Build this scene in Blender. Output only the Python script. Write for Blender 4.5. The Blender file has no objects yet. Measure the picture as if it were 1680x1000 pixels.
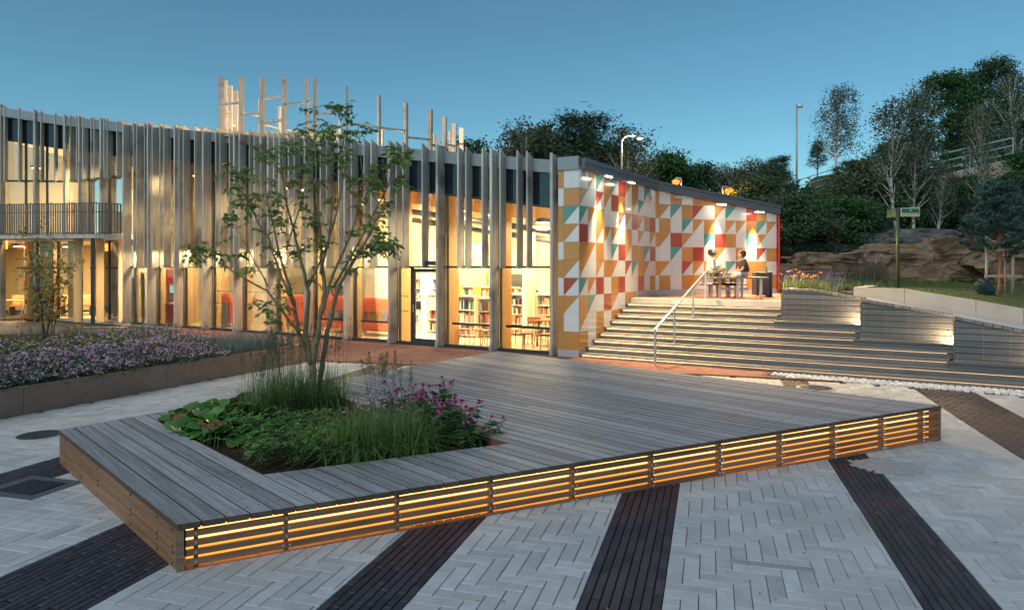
import bpy, bmesh, math, random
import numpy as np
from mathutils import Vector, Matrix
R = math.radians
sc = bpy.context.scene
COL = sc.collection
# ---------------------------------------------------------------- camera, sky, sun, exposure
CAMZ = 2.29
FPX, CX, HY = 1120.0, 840.0, 437.0
cam = bpy.data.cameras.new('camera'); camo = bpy.data.objects.new('camera', cam); COL.objects.link(camo)
camo.location = (0, 0, CAMZ); camo.rotation_euler = (R(90), 0, 0)
cam.sensor_width = 36; cam.lens = 24; cam.shift_y = -63/1680; cam.clip_start = .1; cam.clip_end = 2000
sc.camera = camo
SUN_EL, SUN_ROT = R(42), R(218)
world = bpy.data.worlds.new('World'); sc.world = world; world.use_nodes = True
wn = world.node_tree
sky = wn.nodes.new('ShaderNodeTexSky'); sky.sky_type = 'NISHITA'; sky.sun_disc = False
sky.sun_elevation = SUN_EL; sky.sun_rotation = SUN_ROT; sky.ozone_density = 10.0; sky.dust_density = 0.0; sky.air_density = 1.0
tint = wn.nodes.new('ShaderNodeMix'); tint.data_type = 'RGBA'; tint.blend_type = 'MULTIPLY'; tint.inputs[0].default_value = 1; tint.inputs[7].default_value = (1.0, 1.18, .86, 1)
wn.links.new(sky.outputs[0], tint.inputs[6])
wtc = wn.nodes.new('ShaderNodeTexCoord'); wmp = wn.nodes.new('ShaderNodeMapping'); wmp.inputs['Scale'].default_value = (1.2, 1.2, 14); wmp.inputs['Rotation'].default_value = (0, .06, 0)
wnz = wn.nodes.new('ShaderNodeTexNoise'); wnz.inputs['Scale'].default_value = 1.6; wnz.inputs['Detail'].default_value = 5; wnz.inputs['Roughness'].default_value = .5
wn.links.new(wtc.outputs['Generated'], wmp.inputs[0]); wn.links.new(wmp.outputs[0], wnz.inputs['Vector'])
wmr = wn.nodes.new('ShaderNodeMapRange'); wmr.inputs['From Min'].default_value = .45; wmr.inputs['From Max'].default_value = .85; wmr.inputs['To Min'].default_value = 1.0; wmr.inputs['To Max'].default_value = 1.05; wn.links.new(wnz.outputs['Fac'], wmr.inputs['Value'])
cld = wn.nodes.new('ShaderNodeVectorMath'); cld.operation = 'SCALE'; wn.links.new(tint.outputs[2], cld.inputs[0]); wn.links.new(wmr.outputs[0], cld.inputs['Scale'])
wn.links.new(cld.outputs[0], wn.nodes['Background'].inputs[0]); wn.nodes['Background'].inputs[1].default_value = .068
sun = bpy.data.lights.new('sun', 'SUN'); suno = bpy.data.objects.new('sun', sun); COL.objects.link(suno)
sun.energy = .85; sun.angle = R(50); sun.color = (1, .95, .9)
sd = Vector((math.sin(SUN_ROT)*math.cos(SUN_EL), math.cos(SUN_ROT)*math.cos(SUN_EL), math.sin(SUN_EL)))
suno.rotation_euler = sd.to_track_quat('Z', 'Y').to_euler()
sc.view_settings.view_transform = 'Standard'; sc.view_settings.look = 'None'
sc.view_settings.exposure = 0.8; sc.view_settings.gamma = 1; sc.view_settings.use_curve_mapping = False
sc.render.engine = 'CYCLES'
cy = sc.cycles
cy.use_denoising = True
try: cy.denoiser = 'OPENIMAGEDENOISE'; cy.denoising_input_passes = 'RGB_ALBEDO_NORMAL'; cy.denoising_prefilter = 'ACCURATE'
except Exception: pass
cy.max_bounces = 7; cy.diffuse_bounces = 3; cy.glossy_bounces = 3; cy.transmission_bounces = 4; cy.transparent_max_bounces = 12
cy.sample_clamp_indirect = 4.0; cy.caustics_reflective = False; cy.caustics_refractive = False
# ---------------------------------------------------------------- helpers
rng = random.Random(7)
nrg = np.random.default_rng(11)
def V2(x, y): return Vector((x, y))
def at(px, py, d): return Vector(((px-CX)/FPX*d, d, CAMZ-(py-HY)/FPX*d))     # a photo pixel at depth d
def atz(px, py, z):
    d = FPX*(CAMZ-z)/(py-HY); return Vector(((px-CX)/FPX*d, d, z))
MATS = {}
def M(name, col, rough=.6, var=.12, scale=6.0, bump=0.0, metal=0.0, stretch=(1, 1, 1), rnd=.08, col2=None, spec=.5,
      emit=None, es=0.0, trans=0.0, coat=0.0, spot=None, bdist=.02):
    if name in MATS: return MATS[name]
    m = bpy.data.materials.new(name); m.use_nodes = True; MATS[name] = m
    nt = m.node_tree; N = nt.nodes; Lk = nt.links.new
    b = N['Principled BSDF']
    b.inputs['Roughness'].default_value = rough; b.inputs['Metallic'].default_value = metal
    b.inputs['Specular IOR Level'].default_value = spec
    if coat: b.inputs['Coat Weight'].default_value = coat; b.inputs['Coat Roughness'].default_value = .08
    if emit:
        b.inputs['Emission Color'].default_value = (*emit, 1); b.inputs['Emission Strength'].default_value = es
    tc = N.new('ShaderNodeTexCoord'); oi = N.new('ShaderNodeObjectInfo'); ge = N.new('ShaderNodeNewGeometry')
    a = N.new('ShaderNodeMath'); a.operation = 'ADD'; Lk(oi.outputs['Random'], a.inputs[0]); Lk(ge.outputs['Random Per Island'], a.inputs[1])
    f = N.new('ShaderNodeMath'); f.operation = 'FRACT'; Lk(a.outputs[0], f.inputs[0])
    mu = N.new('ShaderNodeMath'); mu.operation = 'MULTIPLY'; mu.inputs[1].default_value = 53.0; Lk(f.outputs[0], mu.inputs[0])
    va = N.new('ShaderNodeVectorMath'); va.operation = 'ADD'; Lk(tc.outputs['Object'], va.inputs[0]); Lk(mu.outputs[0], va.inputs[1])
    mp = N.new('ShaderNodeMapping'); mp.inputs['Scale'].default_value = stretch; Lk(va.outputs[0], mp.inputs[0])
    nz = N.new('ShaderNodeTexNoise'); nz.inputs['Scale'].default_value = scale; nz.inputs['Detail'].default_value = 6
    nz.inputs['Roughness'].default_value = .6; Lk(mp.outputs[0], nz.inputs['Vector'])
    cr = N.new('ShaderNodeValToRGB'); cr.color_ramp.elements[0].position = .3; cr.color_ramp.elements[1].position = .7
    c2 = col2 or tuple(min(1, c*(1+var)) for c in col)
    cr.color_ramp.elements[0].color = (*[c*(1-var) for c in col], 1); cr.color_ramp.elements[1].color = (*c2, 1)
    Lk(nz.outputs['Fac'], cr.inputs[0])
    mr = N.new('ShaderNodeMapRange'); mr.inputs['To Min'].default_value = 1-rnd; mr.inputs['To Max'].default_value = 1+rnd; Lk(f.outputs[0], mr.inputs['Value'])
    hs = N.new('ShaderNodeHueSaturation'); Lk(cr.outputs[0], hs.inputs['Color']); Lk(mr.outputs[0], hs.inputs['Value'])
    out = hs.outputs[0]
    if spot:                                                   # worn patches with a shape of their own: (colour, scale, threshold)
        n2 = N.new('ShaderNodeTexNoise'); n2.inputs['Scale'].default_value = spot[1]; n2.inputs['Detail'].default_value = 5; Lk(ge.outputs['Position'], n2.inputs['Vector'])
        r2 = N.new('ShaderNodeMapRange'); r2.inputs['From Min'].default_value = spot[2]; r2.inputs['From Max'].default_value = spot[2]+.15; Lk(n2.outputs['Fac'], r2.inputs['Value'])
        mx = N.new('ShaderNodeMix'); mx.data_type = 'RGBA'; Lk(r2.outputs[0], mx.inputs[0]); Lk(out, mx.inputs[6]); mx.inputs[7].default_value = (*spot[0], 1); out = mx.outputs[2]
    Lk(out, b.inputs['Base Color'])
    if bump:
        bp = N.new('ShaderNodeBump'); bp.inputs['Strength'].default_value = bump; bp.inputs['Distance'].default_value = bdist
        Lk(nz.outputs['Fac'], bp.inputs['Height']); Lk(bp.outputs[0], b.inputs['Normal'])
    if trans:
        tr = N.new('ShaderNodeBsdfTranslucent'); Lk(out, tr.inputs[0]); ms = N.new('ShaderNodeMixShader'); ms.inputs[0].default_value = trans
        Lk(b.outputs[0], ms.inputs[1]); Lk(tr.outputs[0], ms.inputs[2]); Lk(ms.outputs[0], N['Material Output'].inputs[0])
    return m
def emis(name, col, st):
    m = bpy.data.materials.new(name); m.use_nodes = True; nt = m.node_tree; nt.nodes.clear()
    e = nt.nodes.new('ShaderNodeEmission'); e.inputs[0].default_value = (*col, 1); e.inputs[1].default_value = st
    o = nt.nodes.new('ShaderNodeOutputMaterial'); nt.links.new(e.outputs[0], o.inputs[0]); MATS[name] = m; return m
def glass(name, tint=(1, 1, 1), refl=.06):
    m = bpy.data.materials.new(name); m.use_nodes = True; nt = m.node_tree; nt.nodes.clear(); N = nt.nodes; Lk = nt.links.new
    t = N.new('ShaderNodeBsdfTransparent'); t.inputs[0].default_value = (*tint, 1)
    g = N.new('ShaderNodeBsdfGlossy'); g.inputs['Roughness'].default_value = .02
    lw = N.new('ShaderNodeFresnel'); lw.inputs[0].default_value = 1.5
    ml = N.new('ShaderNodeMath'); ml.operation = 'MULTIPLY_ADD'; ml.inputs[1].default_value = .9; ml.inputs[2].default_value = refl-.04; Lk(lw.outputs[0], ml.inputs[0])
    ms = N.new('ShaderNodeMixShader'); Lk(ml.outputs[0], ms.inputs[0]); Lk(t.outputs[0], ms.inputs[1]); Lk(g.outputs[0], ms.inputs[2])
    o = N.new('ShaderNodeOutputMaterial'); Lk(ms.outputs[0], o.inputs[0]); MATS[name] = m; return m
def palette(name, cols, rough=.5, val=.15, trans=0.0):              # one colour per island picked from a list
    m = M(name, cols[0], rough, trans=trans, var=0, rnd=val); nt = m.node_tree
    ge = [n for n in nt.nodes if n.bl_idname == 'ShaderNodeNewGeometry'][0]; oi = [n for n in nt.nodes if n.bl_idname == 'ShaderNodeObjectInfo'][0]
    fr = [n for n in nt.nodes if n.bl_idname == 'ShaderNodeMath' and n.operation == 'FRACT'][0]
    ml = nt.nodes.new('ShaderNodeMath'); ml.operation = 'MULTIPLY'; ml.inputs[1].default_value = 7.31; nt.links.new(fr.outputs[0], ml.inputs[0])
    f2 = nt.nodes.new('ShaderNodeMath'); f2.operation = 'FRACT'; nt.links.new(ml.outputs[0], f2.inputs[0])
    cr = [n for n in nt.nodes if n.bl_idname == 'ShaderNodeValToRGB'][0]; nt.links.new(f2.outputs[0], cr.inputs[0])
    ramp = cr.color_ramp; ramp.interpolation = 'CONSTANT'
    while len(ramp.elements) < len(cols): ramp.elements.new(.5)
    for i, c in enumerate(cols): ramp.elements[i].position = i/len(cols); ramp.elements[i].color = (*c, 1)
    return m
def mat(m): return MATS[m] if isinstance(m, str) else m
ORG = {}
def org(o): return ORG.get(o.name, Vector((0, 0, 0))) if o else Vector((0, 0, 0))
def tag(o, label=None, cat=None, group=None, kind=None):
    if label: o['label'] = label
    if cat: o['category'] = cat
    if group: o['group'] = group
    if kind: o['kind'] = kind
    return o
def T(name, label=None, cat=None, loc=(0, 0, 0), rz=0, group=None, kind=None):
    o = bpy.data.objects.new(name, None); COL.objects.link(o); o.empty_display_size = .1
    o.location = loc; o.rotation_euler = (0, 0, rz); ORG[o.name] = Vector(loc)
    return tag(o, label, cat, group, kind)
def link(name, me, parent=None, loc=None, rot=None):                # loc is in world space unless the parent is rotated
    o = bpy.data.objects.new(name, me); COL.objects.link(o)
    wl = Vector(loc) if loc is not None else org(parent)
    if parent: o.parent = parent; o.location = wl-org(parent)
    else: o.location = wl
    if rot is not None: o.rotation_euler = rot
    ORG[o.name] = wl
    return o
class MB:
    def __init__(s): s.v = []; s.f = []; s.mi = []
    def add(s, vs, fs, mi=0):
        k = len(s.v); s.v += [tuple(v) for v in vs]; s.f += [tuple(k+i for i in f) for f in fs]
        s.mi += ([mi]*len(fs) if isinstance(mi, int) else list(mi)); return s
    def hexa(s, b, t, mi=0):                                          # bottom ring, top ring
        n = len(b); fs = [tuple(range(n-1, -1, -1)), tuple(range(n, 2*n))]+[(i, (i+1) % n, n+(i+1) % n, n+i) for i in range(n)]
        return s.add(list(b)+list(t), fs, mi)
    def prism(s, poly, z0, z1, mt=0, ms=0):
        p = [Vector((q[0], q[1])) for q in poly]
        if sum(p[i].x*p[(i+1) % len(p)].y-p[(i+1) % len(p)].x*p[i].y for i in range(len(p))) < 0: p.reverse()
        n = len(p); return s.hexa([(q.x, q.y, z0) for q in p], [(q.x, q.y, z1) for q in p], [ms, mt]+[ms]*n)
    def box(s, x0, x1, y0, y1, z0, z1, mi=0):
        return s.hexa([(x0, y0, z0), (x1, y0, z0), (x1, y1, z0), (x0, y1, z0)], [(x0, y0, z1), (x1, y0, z1), (x1, y1, z1), (x0, y1, z1)], mi)
    def cbox(s, c, sz, rz=0, mi=0):
        cc, sn = math.cos(rz), math.sin(rz); hx, hy, hz = [q/2 for q in sz]
        ring = [(c[0]+x*cc-y*sn, c[1]+x*sn+y*cc) for x, y in ((-hx, -hy), (hx, -hy), (hx, hy), (-hx, hy))]
        return s.hexa([(*r, c[2]-hz) for r in ring], [(*r, c[2]+hz) for r in ring], mi)
    def bar(s, p, q, w, h, up=(0, 0, 1), mi=0):                       # rectangular bar p->q
        p, q = Vector(p), Vector(q); d = (q-p).normalized(); u = Vector(up)
        if abs(d.dot(u)) > .98: u = Vector((1, 0, 0))
        sd_ = d.cross(u).normalized(); u2 = sd_.cross(d)
        r = [sd_*(a*w/2)+u2*(b*h/2) for a, b in ((-1, -1), (1, -1), (1, 1), (-1, 1))]
        return s.hexa([p+i for i in r], [q+i for i in r], mi)
    def tube(s, pts, rad, n=8, mi=0, cap=True):
        pts = [Vector(p) for p in pts]; k = len(s.v); m = len(pts)
        if not hasattr(rad, '__len__'): rad = [rad]*m
        prev = None
        for i, p in enumerate(pts):
            d = (pts[min(i+1, m-1)]-pts[max(i-1, 0)]).normalized()
            if prev is None: a = d.orthogonal().normalized()
            else:
                a = prev-d*prev.dot(d); a = a.normalized() if a.length > 1e-6 else d.orthogonal().normalized()
            prev = a; bq = d.cross(a)
            for j in range(n):
                t = 2*math.pi*j/n; s.v.append(tuple(p+(a*math.cos(t)+bq*math.sin(t))*rad[i]))
        for i in range(m-1):
            for j in range(n):
                s.f.append((k+i*n+j, k+i*n+(j+1) % n, k+(i+1)*n+(j+1) % n, k+(i+1)*n+j)); s.mi.append(mi)
        if cap:
            s.f.append(tuple(k+j for j in range(n-1, -1, -1))); s.f.append(tuple(k+(m-1)*n+j for j in range(n))); s.mi += [mi, mi]
        return s
    def lathe(s, prof, c=(0, 0, 0), n=16, mi=0):
        k = len(s.v); m = len(prof)
        for r, z in prof:
            for j in range(n): t = 2*math.pi*j/n; s.v.append((c[0]+r*math.cos(t), c[1]+r*math.sin(t), c[2]+z))
        for i in range(m-1):
            for j in range(n): s.f.append((k+i*n+j, k+i*n+(j+1) % n, k+(i+1)*n+(j+1) % n, k+(i+1)*n+j)); s.mi.append(mi)
        s.f.append(tuple(k+j for j in range(n-1, -1, -1))); s.f.append(tuple(k+(m-1)*n+j for j in range(n))); s.mi += [mi, mi]
        return s
    def mesh(s, name, mats, off=None, smooth=False):
        me = bpy.data.meshes.new(name); vs = s.v
        if off is not None: vs = [(a-off[0], b-off[1], c-off[2]) for a, b, c in vs]
        me.from_pydata(vs, [], s.f); me.polygons.foreach_set('material_index', s.mi)
        for m in (mats if isinstance(mats, (list, tuple)) else [mats]): me.materials.append(mat(m))
        if smooth: me.polygons.foreach_set('use_smooth', [True]*len(me.polygons))
        me.update(); return me
    def build(s, name, mats, parent=None, smooth=False, local=False, kind=None, bevel=0):
        o = link(name, s.mesh(name, mats, None if local else org(parent), smooth), parent)
        if local and parent: o.location = (0, 0, 0)
        if kind: o['kind'] = kind
        if bevel:
            b = o.modifiers.new('b', 'BEVEL'); b.width = bevel; b.segments = 2; b.limit_method = 'ANGLE'
        return o
def npmesh(name, V, F4, mats, parent=None, kind=None, mi=None):     # arrays of verts (n,3) and quads (m,4), world space
    off = org(parent); V = np.asarray(V, np.float32)-np.array(off, np.float32); F4 = np.asarray(F4, np.int32)
    me = bpy.data.meshes.new(name); me.vertices.add(len(V)); me.vertices.foreach_set('co', V.ravel())
    me.loops.add(F4.size); me.loops.foreach_set('vertex_index', F4.ravel()); me.polygons.add(len(F4))
    me.polygons.foreach_set('loop_start', np.arange(len(F4), dtype=np.int32)*F4.shape[1])
    for m in (mats if isinstance(mats, (list, tuple)) else [mats]): me.materials.append(mat(m))
    if mi is not None: me.polygons.foreach_set('material_index', np.asarray(mi, np.int32))
    me.update(calc_edges=True); me.shade_flat()
    o = link(name, me, parent)
    if kind: o['kind'] = kind
    return o
def plank(name, poly, z0, z1, ang, mats, parent, mt=0, ms=0):       # flat prism whose local x axis runs along ang: wood grain follows it
    c = sum((Vector((p[0], p[1])) for p in poly), Vector((0, 0)))/len(poly); ca, sa = math.cos(-ang), math.sin(-ang)
    loc = [((p[0]-c.x)*ca-(p[1]-c.y)*sa, (p[0]-c.x)*sa+(p[1]-c.y)*ca) for p in poly]
    m = MB().prism(loc, z0, z1, mt, ms)
    return link(name, m.mesh(name, mats), parent, (c.x, c.y, 0), (0, 0, ang))
def clip(poly, p, n):                                              # keep the side where (x-p).n <= 0
    out = []
    for i in range(len(poly)):
        a, b = poly[i], poly[(i+1) % len(poly)]; da, db = (a-p).dot(n), (b-p).dot(n)
        if da <= 0: out.append(a)
        if (da < 0 < db) or (db < 0 < da): out.append(a+(b-a)*(da/(da-db)))
    return out
def copy_tree(o, parent=None, loc=None, rz=None, **props):
    c = o.copy(); COL.objects.link(c); c.parent = parent
    if loc is not None: c.location = loc
    if rz is not None: c.rotation_euler = (0, 0, rz)
    for k, v in props.items(): c[k] = v
    for ch in list(o.children): copy_tree(ch, c)
    return c
def textmesh(name, txt, size, material, parent, loc, rot, align='LEFT'):
    cu = bpy.data.curves.new(name, 'FONT'); cu.body = txt; cu.size = size; cu.extrude = .002; cu.align_x = align
    to = bpy.data.objects.new(name+'_tmp', cu); COL.objects.link(to)
    me = bpy.data.meshes.new_from_object(to.evaluated_get(bpy.context.evaluated_depsgraph_get()))
    bpy.data.objects.remove(to); me.materials.clear(); me.materials.append(mat(material))
    return link(name, me, parent, loc, rot)
def light(name, kind, parent, loc, energy, col, rot=(0, 0, 0), size=.3, spot=None, blend=.5):
    l = bpy.data.lights.new(name, kind); l.energy = energy; l.color = col
    if kind == 'AREA': l.shape = 'DISK'; l.size = size
    if kind == 'SPOT': l.spot_size = spot; l.spot_blend = blend; l.shadow_soft_size = size
    if kind == 'POINT': l.shadow_soft_size = size
    o = bpy.data.objects.new(name, l); COL.objects.link(o); o.parent = parent; o.location = Vector(loc)-org(parent); o.rotation_euler = rot
    return o
WARM = (1.0, .70, .36)
# ---------------------------------------------------------------- materials
M('deck_grey', (.28, .265, .255), .65, .3, 3.2, .25, stretch=(.3, 10, 9), rnd=.26, col2=(.44, .435, .43), spec=.35)
M('deck_edge', (.12, .085, .06), .7, .3, 3.0, 0, stretch=(.4, 9, 9), rnd=.2, spec=.2)  # board sides coloured darker than their wood, painting shade into the gaps
M('deck_side', (.27, .165, .105), .6, .35, 3.0, .2, stretch=(.4, 9, 9), rnd=.2, spec=.3)
M('slat_wood', (.29, .15, .08), .55, .35, 3.0, .2, stretch=(.4, 10, 10), rnd=.2, spec=.3)
M('fin_wood', (.54, .50, .44), .7, .30, 2.6, .25, stretch=(8, 8, .3), rnd=.20, spec=.25, spot=((.24, .22, .20), 1.1, .56))
M('step_wood', (.135, .133, .13), .6, .25, 3.0, .2, stretch=(.35, 9, 9), rnd=.16, spec=.35)
M('coping_wood', (.20, .19, .19), .6, .3, 3.0, .25, stretch=(9, .5, 9), rnd=.25, spec=.3)
M('clt', (.62, .42, .2), .6, .1, 2.0, .05, stretch=(8, 8, .4), rnd=.05)
M('ceiling_timber', (.6, .42, .22), .6, .12, 2.0, 0, stretch=(.4, 8, 1))
M('paver', (.48, .485, .465), .75, .12, 7, .18, rnd=.13, spec=.3, spot=((.40, .40, .375), .5, .53), bdist=.004)
M('brick_dark', (.042, .036, .043), .6, .25, 14, .25, rnd=.3, spec=.4, spot=((.075, .042, .045), .45, .57), bdist=.004)
M('brick_red', (.27, .12, .085), .75, .18, 14, .2, rnd=.2, spec=.3, bdist=.004)
M('joint_sand', (.14, .13, .12), .95, .3, 30)
M('sett', (.66, .64, .60), .8, .2, 14, .4, rnd=.2, bdist=.008)
M('soil', (.045, .03, .02), .95, .5, 18, .8, spec=.1)
M('granite_brown', (.26, .165, .125), .6, .16, 9, .12, rnd=.1, spot=((.31, .25, .22), .8, .6), bdist=.006)
M('granite_light', (.46, .44, .41), .8, .2, 25, .3, bdist=.008)
M('concrete', (.50, .44, .36), .8, .1, 3, .1, rnd=.06, spot=((.40, .35, .29), .9, .58))
M('corten', (.2, .075, .035), .8, .3, 10, .2)
M('steel_dark', (.06, .065, .075), .45, .05, 5, metal=.3, rnd=.02)
M('frame_dark', (.045, .046, .052), .5, .05, 5, rnd=.02)
M('steel_brushed', (.62, .63, .65), .35, .04, 5, metal=.8, rnd=.03)
M('galv', (.42, .44, .46), .5, .12, 9, metal=.5)
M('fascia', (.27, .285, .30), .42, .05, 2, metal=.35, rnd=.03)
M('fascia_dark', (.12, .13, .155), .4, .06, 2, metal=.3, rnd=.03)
M('spandrel', (.012, .016, .022), .05, .1, 2, spec=.8, rnd=.02)
M('plinth', (.47, .45, .43), .7, .08, 6, .05)
M('tile_white', (.72, .70, .68), .22, .02, 3, rnd=.03, coat=.3)
M('tile_orange', (.56, .25, .065), .22, .05, 3, rnd=.05, coat=.3)
M('tile_red', (.42, .06, .04), .22, .05, 3, rnd=.05, coat=.3)
M('tile_teal', (.10, .30, .27), .22, .05, 3, rnd=.05, coat=.3)
M('grout', (.6, .57, .53), .8)
M('cream', (.72, .62, .40), .85, .03, 2)
M('cream_white', (.82, .78, .66), .7, .03, 2)
M('floor_lino', (.6, .5, .34), .35, .05, 3)
M('green_wall', (.22, .42, .33), .8, .06, 2)
M('sofa_red', (.55, .10, .045), .75, .06, 20, .05)
M('red_paint', (.42, .03, .025), .45, .04, 3)
M('red_top', (.5, .10, .06), .4)
M('birch_ply', (.66, .5, .3), .5, .08, 3, stretch=(6, 6, .5))
M('shelf_white', (.72, .68, .58), .5, .03)
palette('books', [(.6, .1, .06), (.12, .2, .35), (.75, .7, .6), (.7, .45, .08), (.1, .3, .2), (.35, .12, .25), (.8, .78, .7), (.05, .05, .06), (.25, .45, .55), (.7, .3, .2)], .5)
M('yellow_toy', (.75, .5, .06), .5); M('green_toy', (.08, .35, .08), .5); M('paper', (.8, .78, .72), .6); M('paper_pink', (.7, .5, .4), .6)
M('black_vinyl', (.01, .01, .01), .5); M('bin_dark', (.05, .055, .065), .5)
M('bark', (.27, .20, .11), .85, .45, 16, .6, stretch=(3, 3, .8), spot=((.22, .19, .06), 6, .55))
M('bark_dark', (.05, .042, .035), .9, .3, 8, .4)
M('bark_birch', (.55, .53, .5), .7, .12, 5, .1, spot=((.04, .035, .03), 5, .62))
M('bark_pine', (.25, .12, .07), .85, .3, 8, .4)
palette('leaf_tree', [(.15, .27, .05), (.11, .21, .05), (.19, .30, .06), (.26, .28, .05), (.10, .19, .05), (.34, .30, .07)], .5, .2, .3)
palette('leaf_sapling', [(.50, .34, .08), (.38, .30, .07), (.58, .34, .08), (.24, .26, .06)], .6, .2, .3)
palette('leaf_deep', [(0.060, 0.119, 0.054), (0.048, 0.102, 0.051), (0.076, 0.136, 0.060), (0.051, 0.093, 0.048)], .6, .3, .2)
palette('leaf_maple', [(0.048, 0.136, 0.035), (0.040, 0.112, 0.032), (0.064, 0.152, 0.040)], .6, .3, .2)
palette('leaf_birch', [(0.080, 0.120, 0.080), (0.072, 0.112, 0.072), (0.096, 0.136, 0.088), (0.160, 0.160, 0.072)], .6, .3, .2)
palette('needle_dark', [(0.043, 0.093, 0.060), (0.034, 0.082, 0.051), (0.054, 0.105, 0.061)], .6, .3, .1)
palette('needle_blue', [(0.085, 0.162, 0.145), (0.102, 0.187, 0.162), (0.068, 0.136, 0.119)], .6, .3, .1)
palette('grass_bed', [(.14, .25, .05), (.11, .20, .045), (.18, .29, .06), (.20, .26, .08)], .6, .25, .25)
palette('plume', [(.16, .14, .08), (.13, .12, .06), (.2, .17, .10)], .8, .2, .2)
palette('leaf_bergenia', [(.09, .24, .035), (.07, .19, .035), (.12, .28, .04), (.10, .23, .04), (.08, .20, .03), (.13, .27, .05), (.07, .18, .03), (.10, .25, .04), (.33, .11, .04)], .3, .2, .15)
palette('leaf_coton', [(.10, .22, .04), (.14, .30, .05), (.20, .36, .06), (.08, .18, .035)], .4, .25, .2)
palette('leaf_cone', [(0.075, 0.150, 0.045), (0.060, 0.128, 0.038), (0.090, 0.180, 0.045)], .5, .25, .2)
palette('petal_pink', [(0.650, 0.091, 0.325), (0.754, 0.130, 0.390), (0.546, 0.078, 0.286), (0.325, 0.039, 0.130)], .6, .15, .3)
palette('petal_pale', [(.80, .52, .70), (.74, .46, .68), (.84, .60, .74), (.70, .42, .64)], .6, .12, .3)
palette('lavender_leaf', [(0.140, 0.189, 0.168), (0.112, 0.161, 0.140), (0.168, 0.210, 0.182)], .7, .25, .15)
palette('bed_green', [(0.068, 0.128, 0.053), (0.090, 0.150, 0.068), (0.053, 0.105, 0.045)], .6, .3, .2)
palette('lawn_grass', [(0.090, 0.180, 0.033), (0.075, 0.150, 0.030), (0.135, 0.210, 0.045), (0.180, 0.195, 0.053)], .7, .25, .25)
M('flower_yellow', (.6, .5, .04), .6, rnd=.15); M('flower_orange', (.85, .30, .02), .6, rnd=.15); M('flower_purple', (.22, .17, .4), .6, rnd=.2); M('cone_dark', (.06, .02, .015), .8)
M('lawn', (.055, .085, .022), .9, .4, 3.0, .5, col2=(.10, .115, .035), bdist=.06)
def rockmat(name, cols):
    m = M(name, cols[0], .9, .3, 1.3, 0, col2=cols[1]); nt = m.node_tree; N = nt.nodes; Lk = nt.links.new; b = N['Principled BSDF']
    hs = [n for n in N if n.bl_idname == 'ShaderNodeHueSaturation'][0]; ge = [n for n in N if n.bl_idname == 'ShaderNodeNewGeometry'][0]
    mp = N.new('ShaderNodeMapping'); mp.inputs['Scale'].default_value = (.32, .5, .95); mp.inputs['Rotation'].default_value = (.25, .5, .2); Lk(ge.outputs['Position'], mp.inputs[0])
    n0 = N.new('ShaderNodeTexNoise'); n0.inputs['Scale'].default_value = 1.2; n0.inputs['Detail'].default_value = 4; Lk(mp.outputs[0], n0.inputs['Vector'])
    mx0 = N.new('ShaderNodeMix'); mx0.data_type = 'VECTOR'; mx0.inputs[0].default_value = .5; Lk(mp.outputs[0], mx0.inputs[4]); Lk(n0.outputs['Color'], mx0.inputs[5])
    vo = N.new('ShaderNodeTexVoronoi'); vo.feature = 'DISTANCE_TO_EDGE'; vo.inputs['Scale'].default_value = 1.7; Lk(mx0.outputs[1], vo.inputs['Vector'])
    cr = N.new('ShaderNodeMapRange'); cr.inputs['From Max'].default_value = .02; cr.inputs['To Min'].default_value = .45; Lk(vo.outputs['Distance'], cr.inputs['Value'])
    n2 = N.new('ShaderNodeTexNoise'); n2.inputs['Scale'].default_value = 4.5; n2.inputs['Detail'].default_value = 12; n2.inputs['Roughness'].default_value = .8; Lk(mp.outputs[0], n2.inputs['Vector'])
    r2 = N.new('ShaderNodeValToRGB'); r2.color_ramp.elements[0].position = .35; r2.color_ramp.elements[1].position = .68; r2.color_ramp.elements[0].color = (.42, .38, .35, 1); r2.color_ramp.elements[1].color = (1.25, 1.2, 1.15, 1); Lk(n2.outputs['Fac'], r2.inputs[0])
    ml = N.new('ShaderNodeMix'); ml.data_type = 'RGBA'; ml.blend_type = 'MULTIPLY'; ml.inputs[0].default_value = 1; Lk(hs.outputs[0], ml.inputs[6]); Lk(r2.outputs[0], ml.inputs[7])
    m3 = N.new('ShaderNodeMix'); m3.data_type = 'RGBA'; Lk(cr.outputs[0], m3.inputs[0]); m3.inputs[6].default_value = (.045, .038, .03, 1); Lk(ml.outputs[2], m3.inputs[7]); Lk(m3.outputs[2], b.inputs['Base Color'])
    ad = N.new('ShaderNodeMath'); ad.operation = 'MULTIPLY_ADD'; ad.inputs[1].default_value = .5; Lk(cr.outputs[0], ad.inputs[0]); Lk(n2.outputs['Fac'], ad.inputs[2])
    bp = N.new('ShaderNodeBump'); bp.inputs['Strength'].default_value = 1.0; bp.inputs['Distance'].default_value = .3; Lk(ad.outputs[0], bp.inputs['Height']); Lk(bp.outputs[0], b.inputs['Normal'])
rockmat('rock', [(.52, .31, .18), (.66, .46, .30)]); rockmat('rock_grey', [(.33, .325, .31), (.48, .47, .45)])
M('asphalt', (.10, .105, .11), .9, .2, 30, .2)
M('skin', (.50, .28, .18), .5, .05); M('white_shirt', (.7, .68, .66), .8); M('khaki', (.38, .32, .23), .85); M('dark_shirt', (.045, .035, .035), .85)
M('shoe', (.02, .02, .02), .6); M('hair', (.05, .03, .02), .7); M('cap_white', (.65, .62, .56), .8); M('cap_dark', (.05, .045, .045), .8)
M('stake', (.33, .27, .2), .85, .2, 5, .2, stretch=(5, 5, .5)); M('bag_green', (.015, .035, .03), .55, .2, 5, .3)
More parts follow.
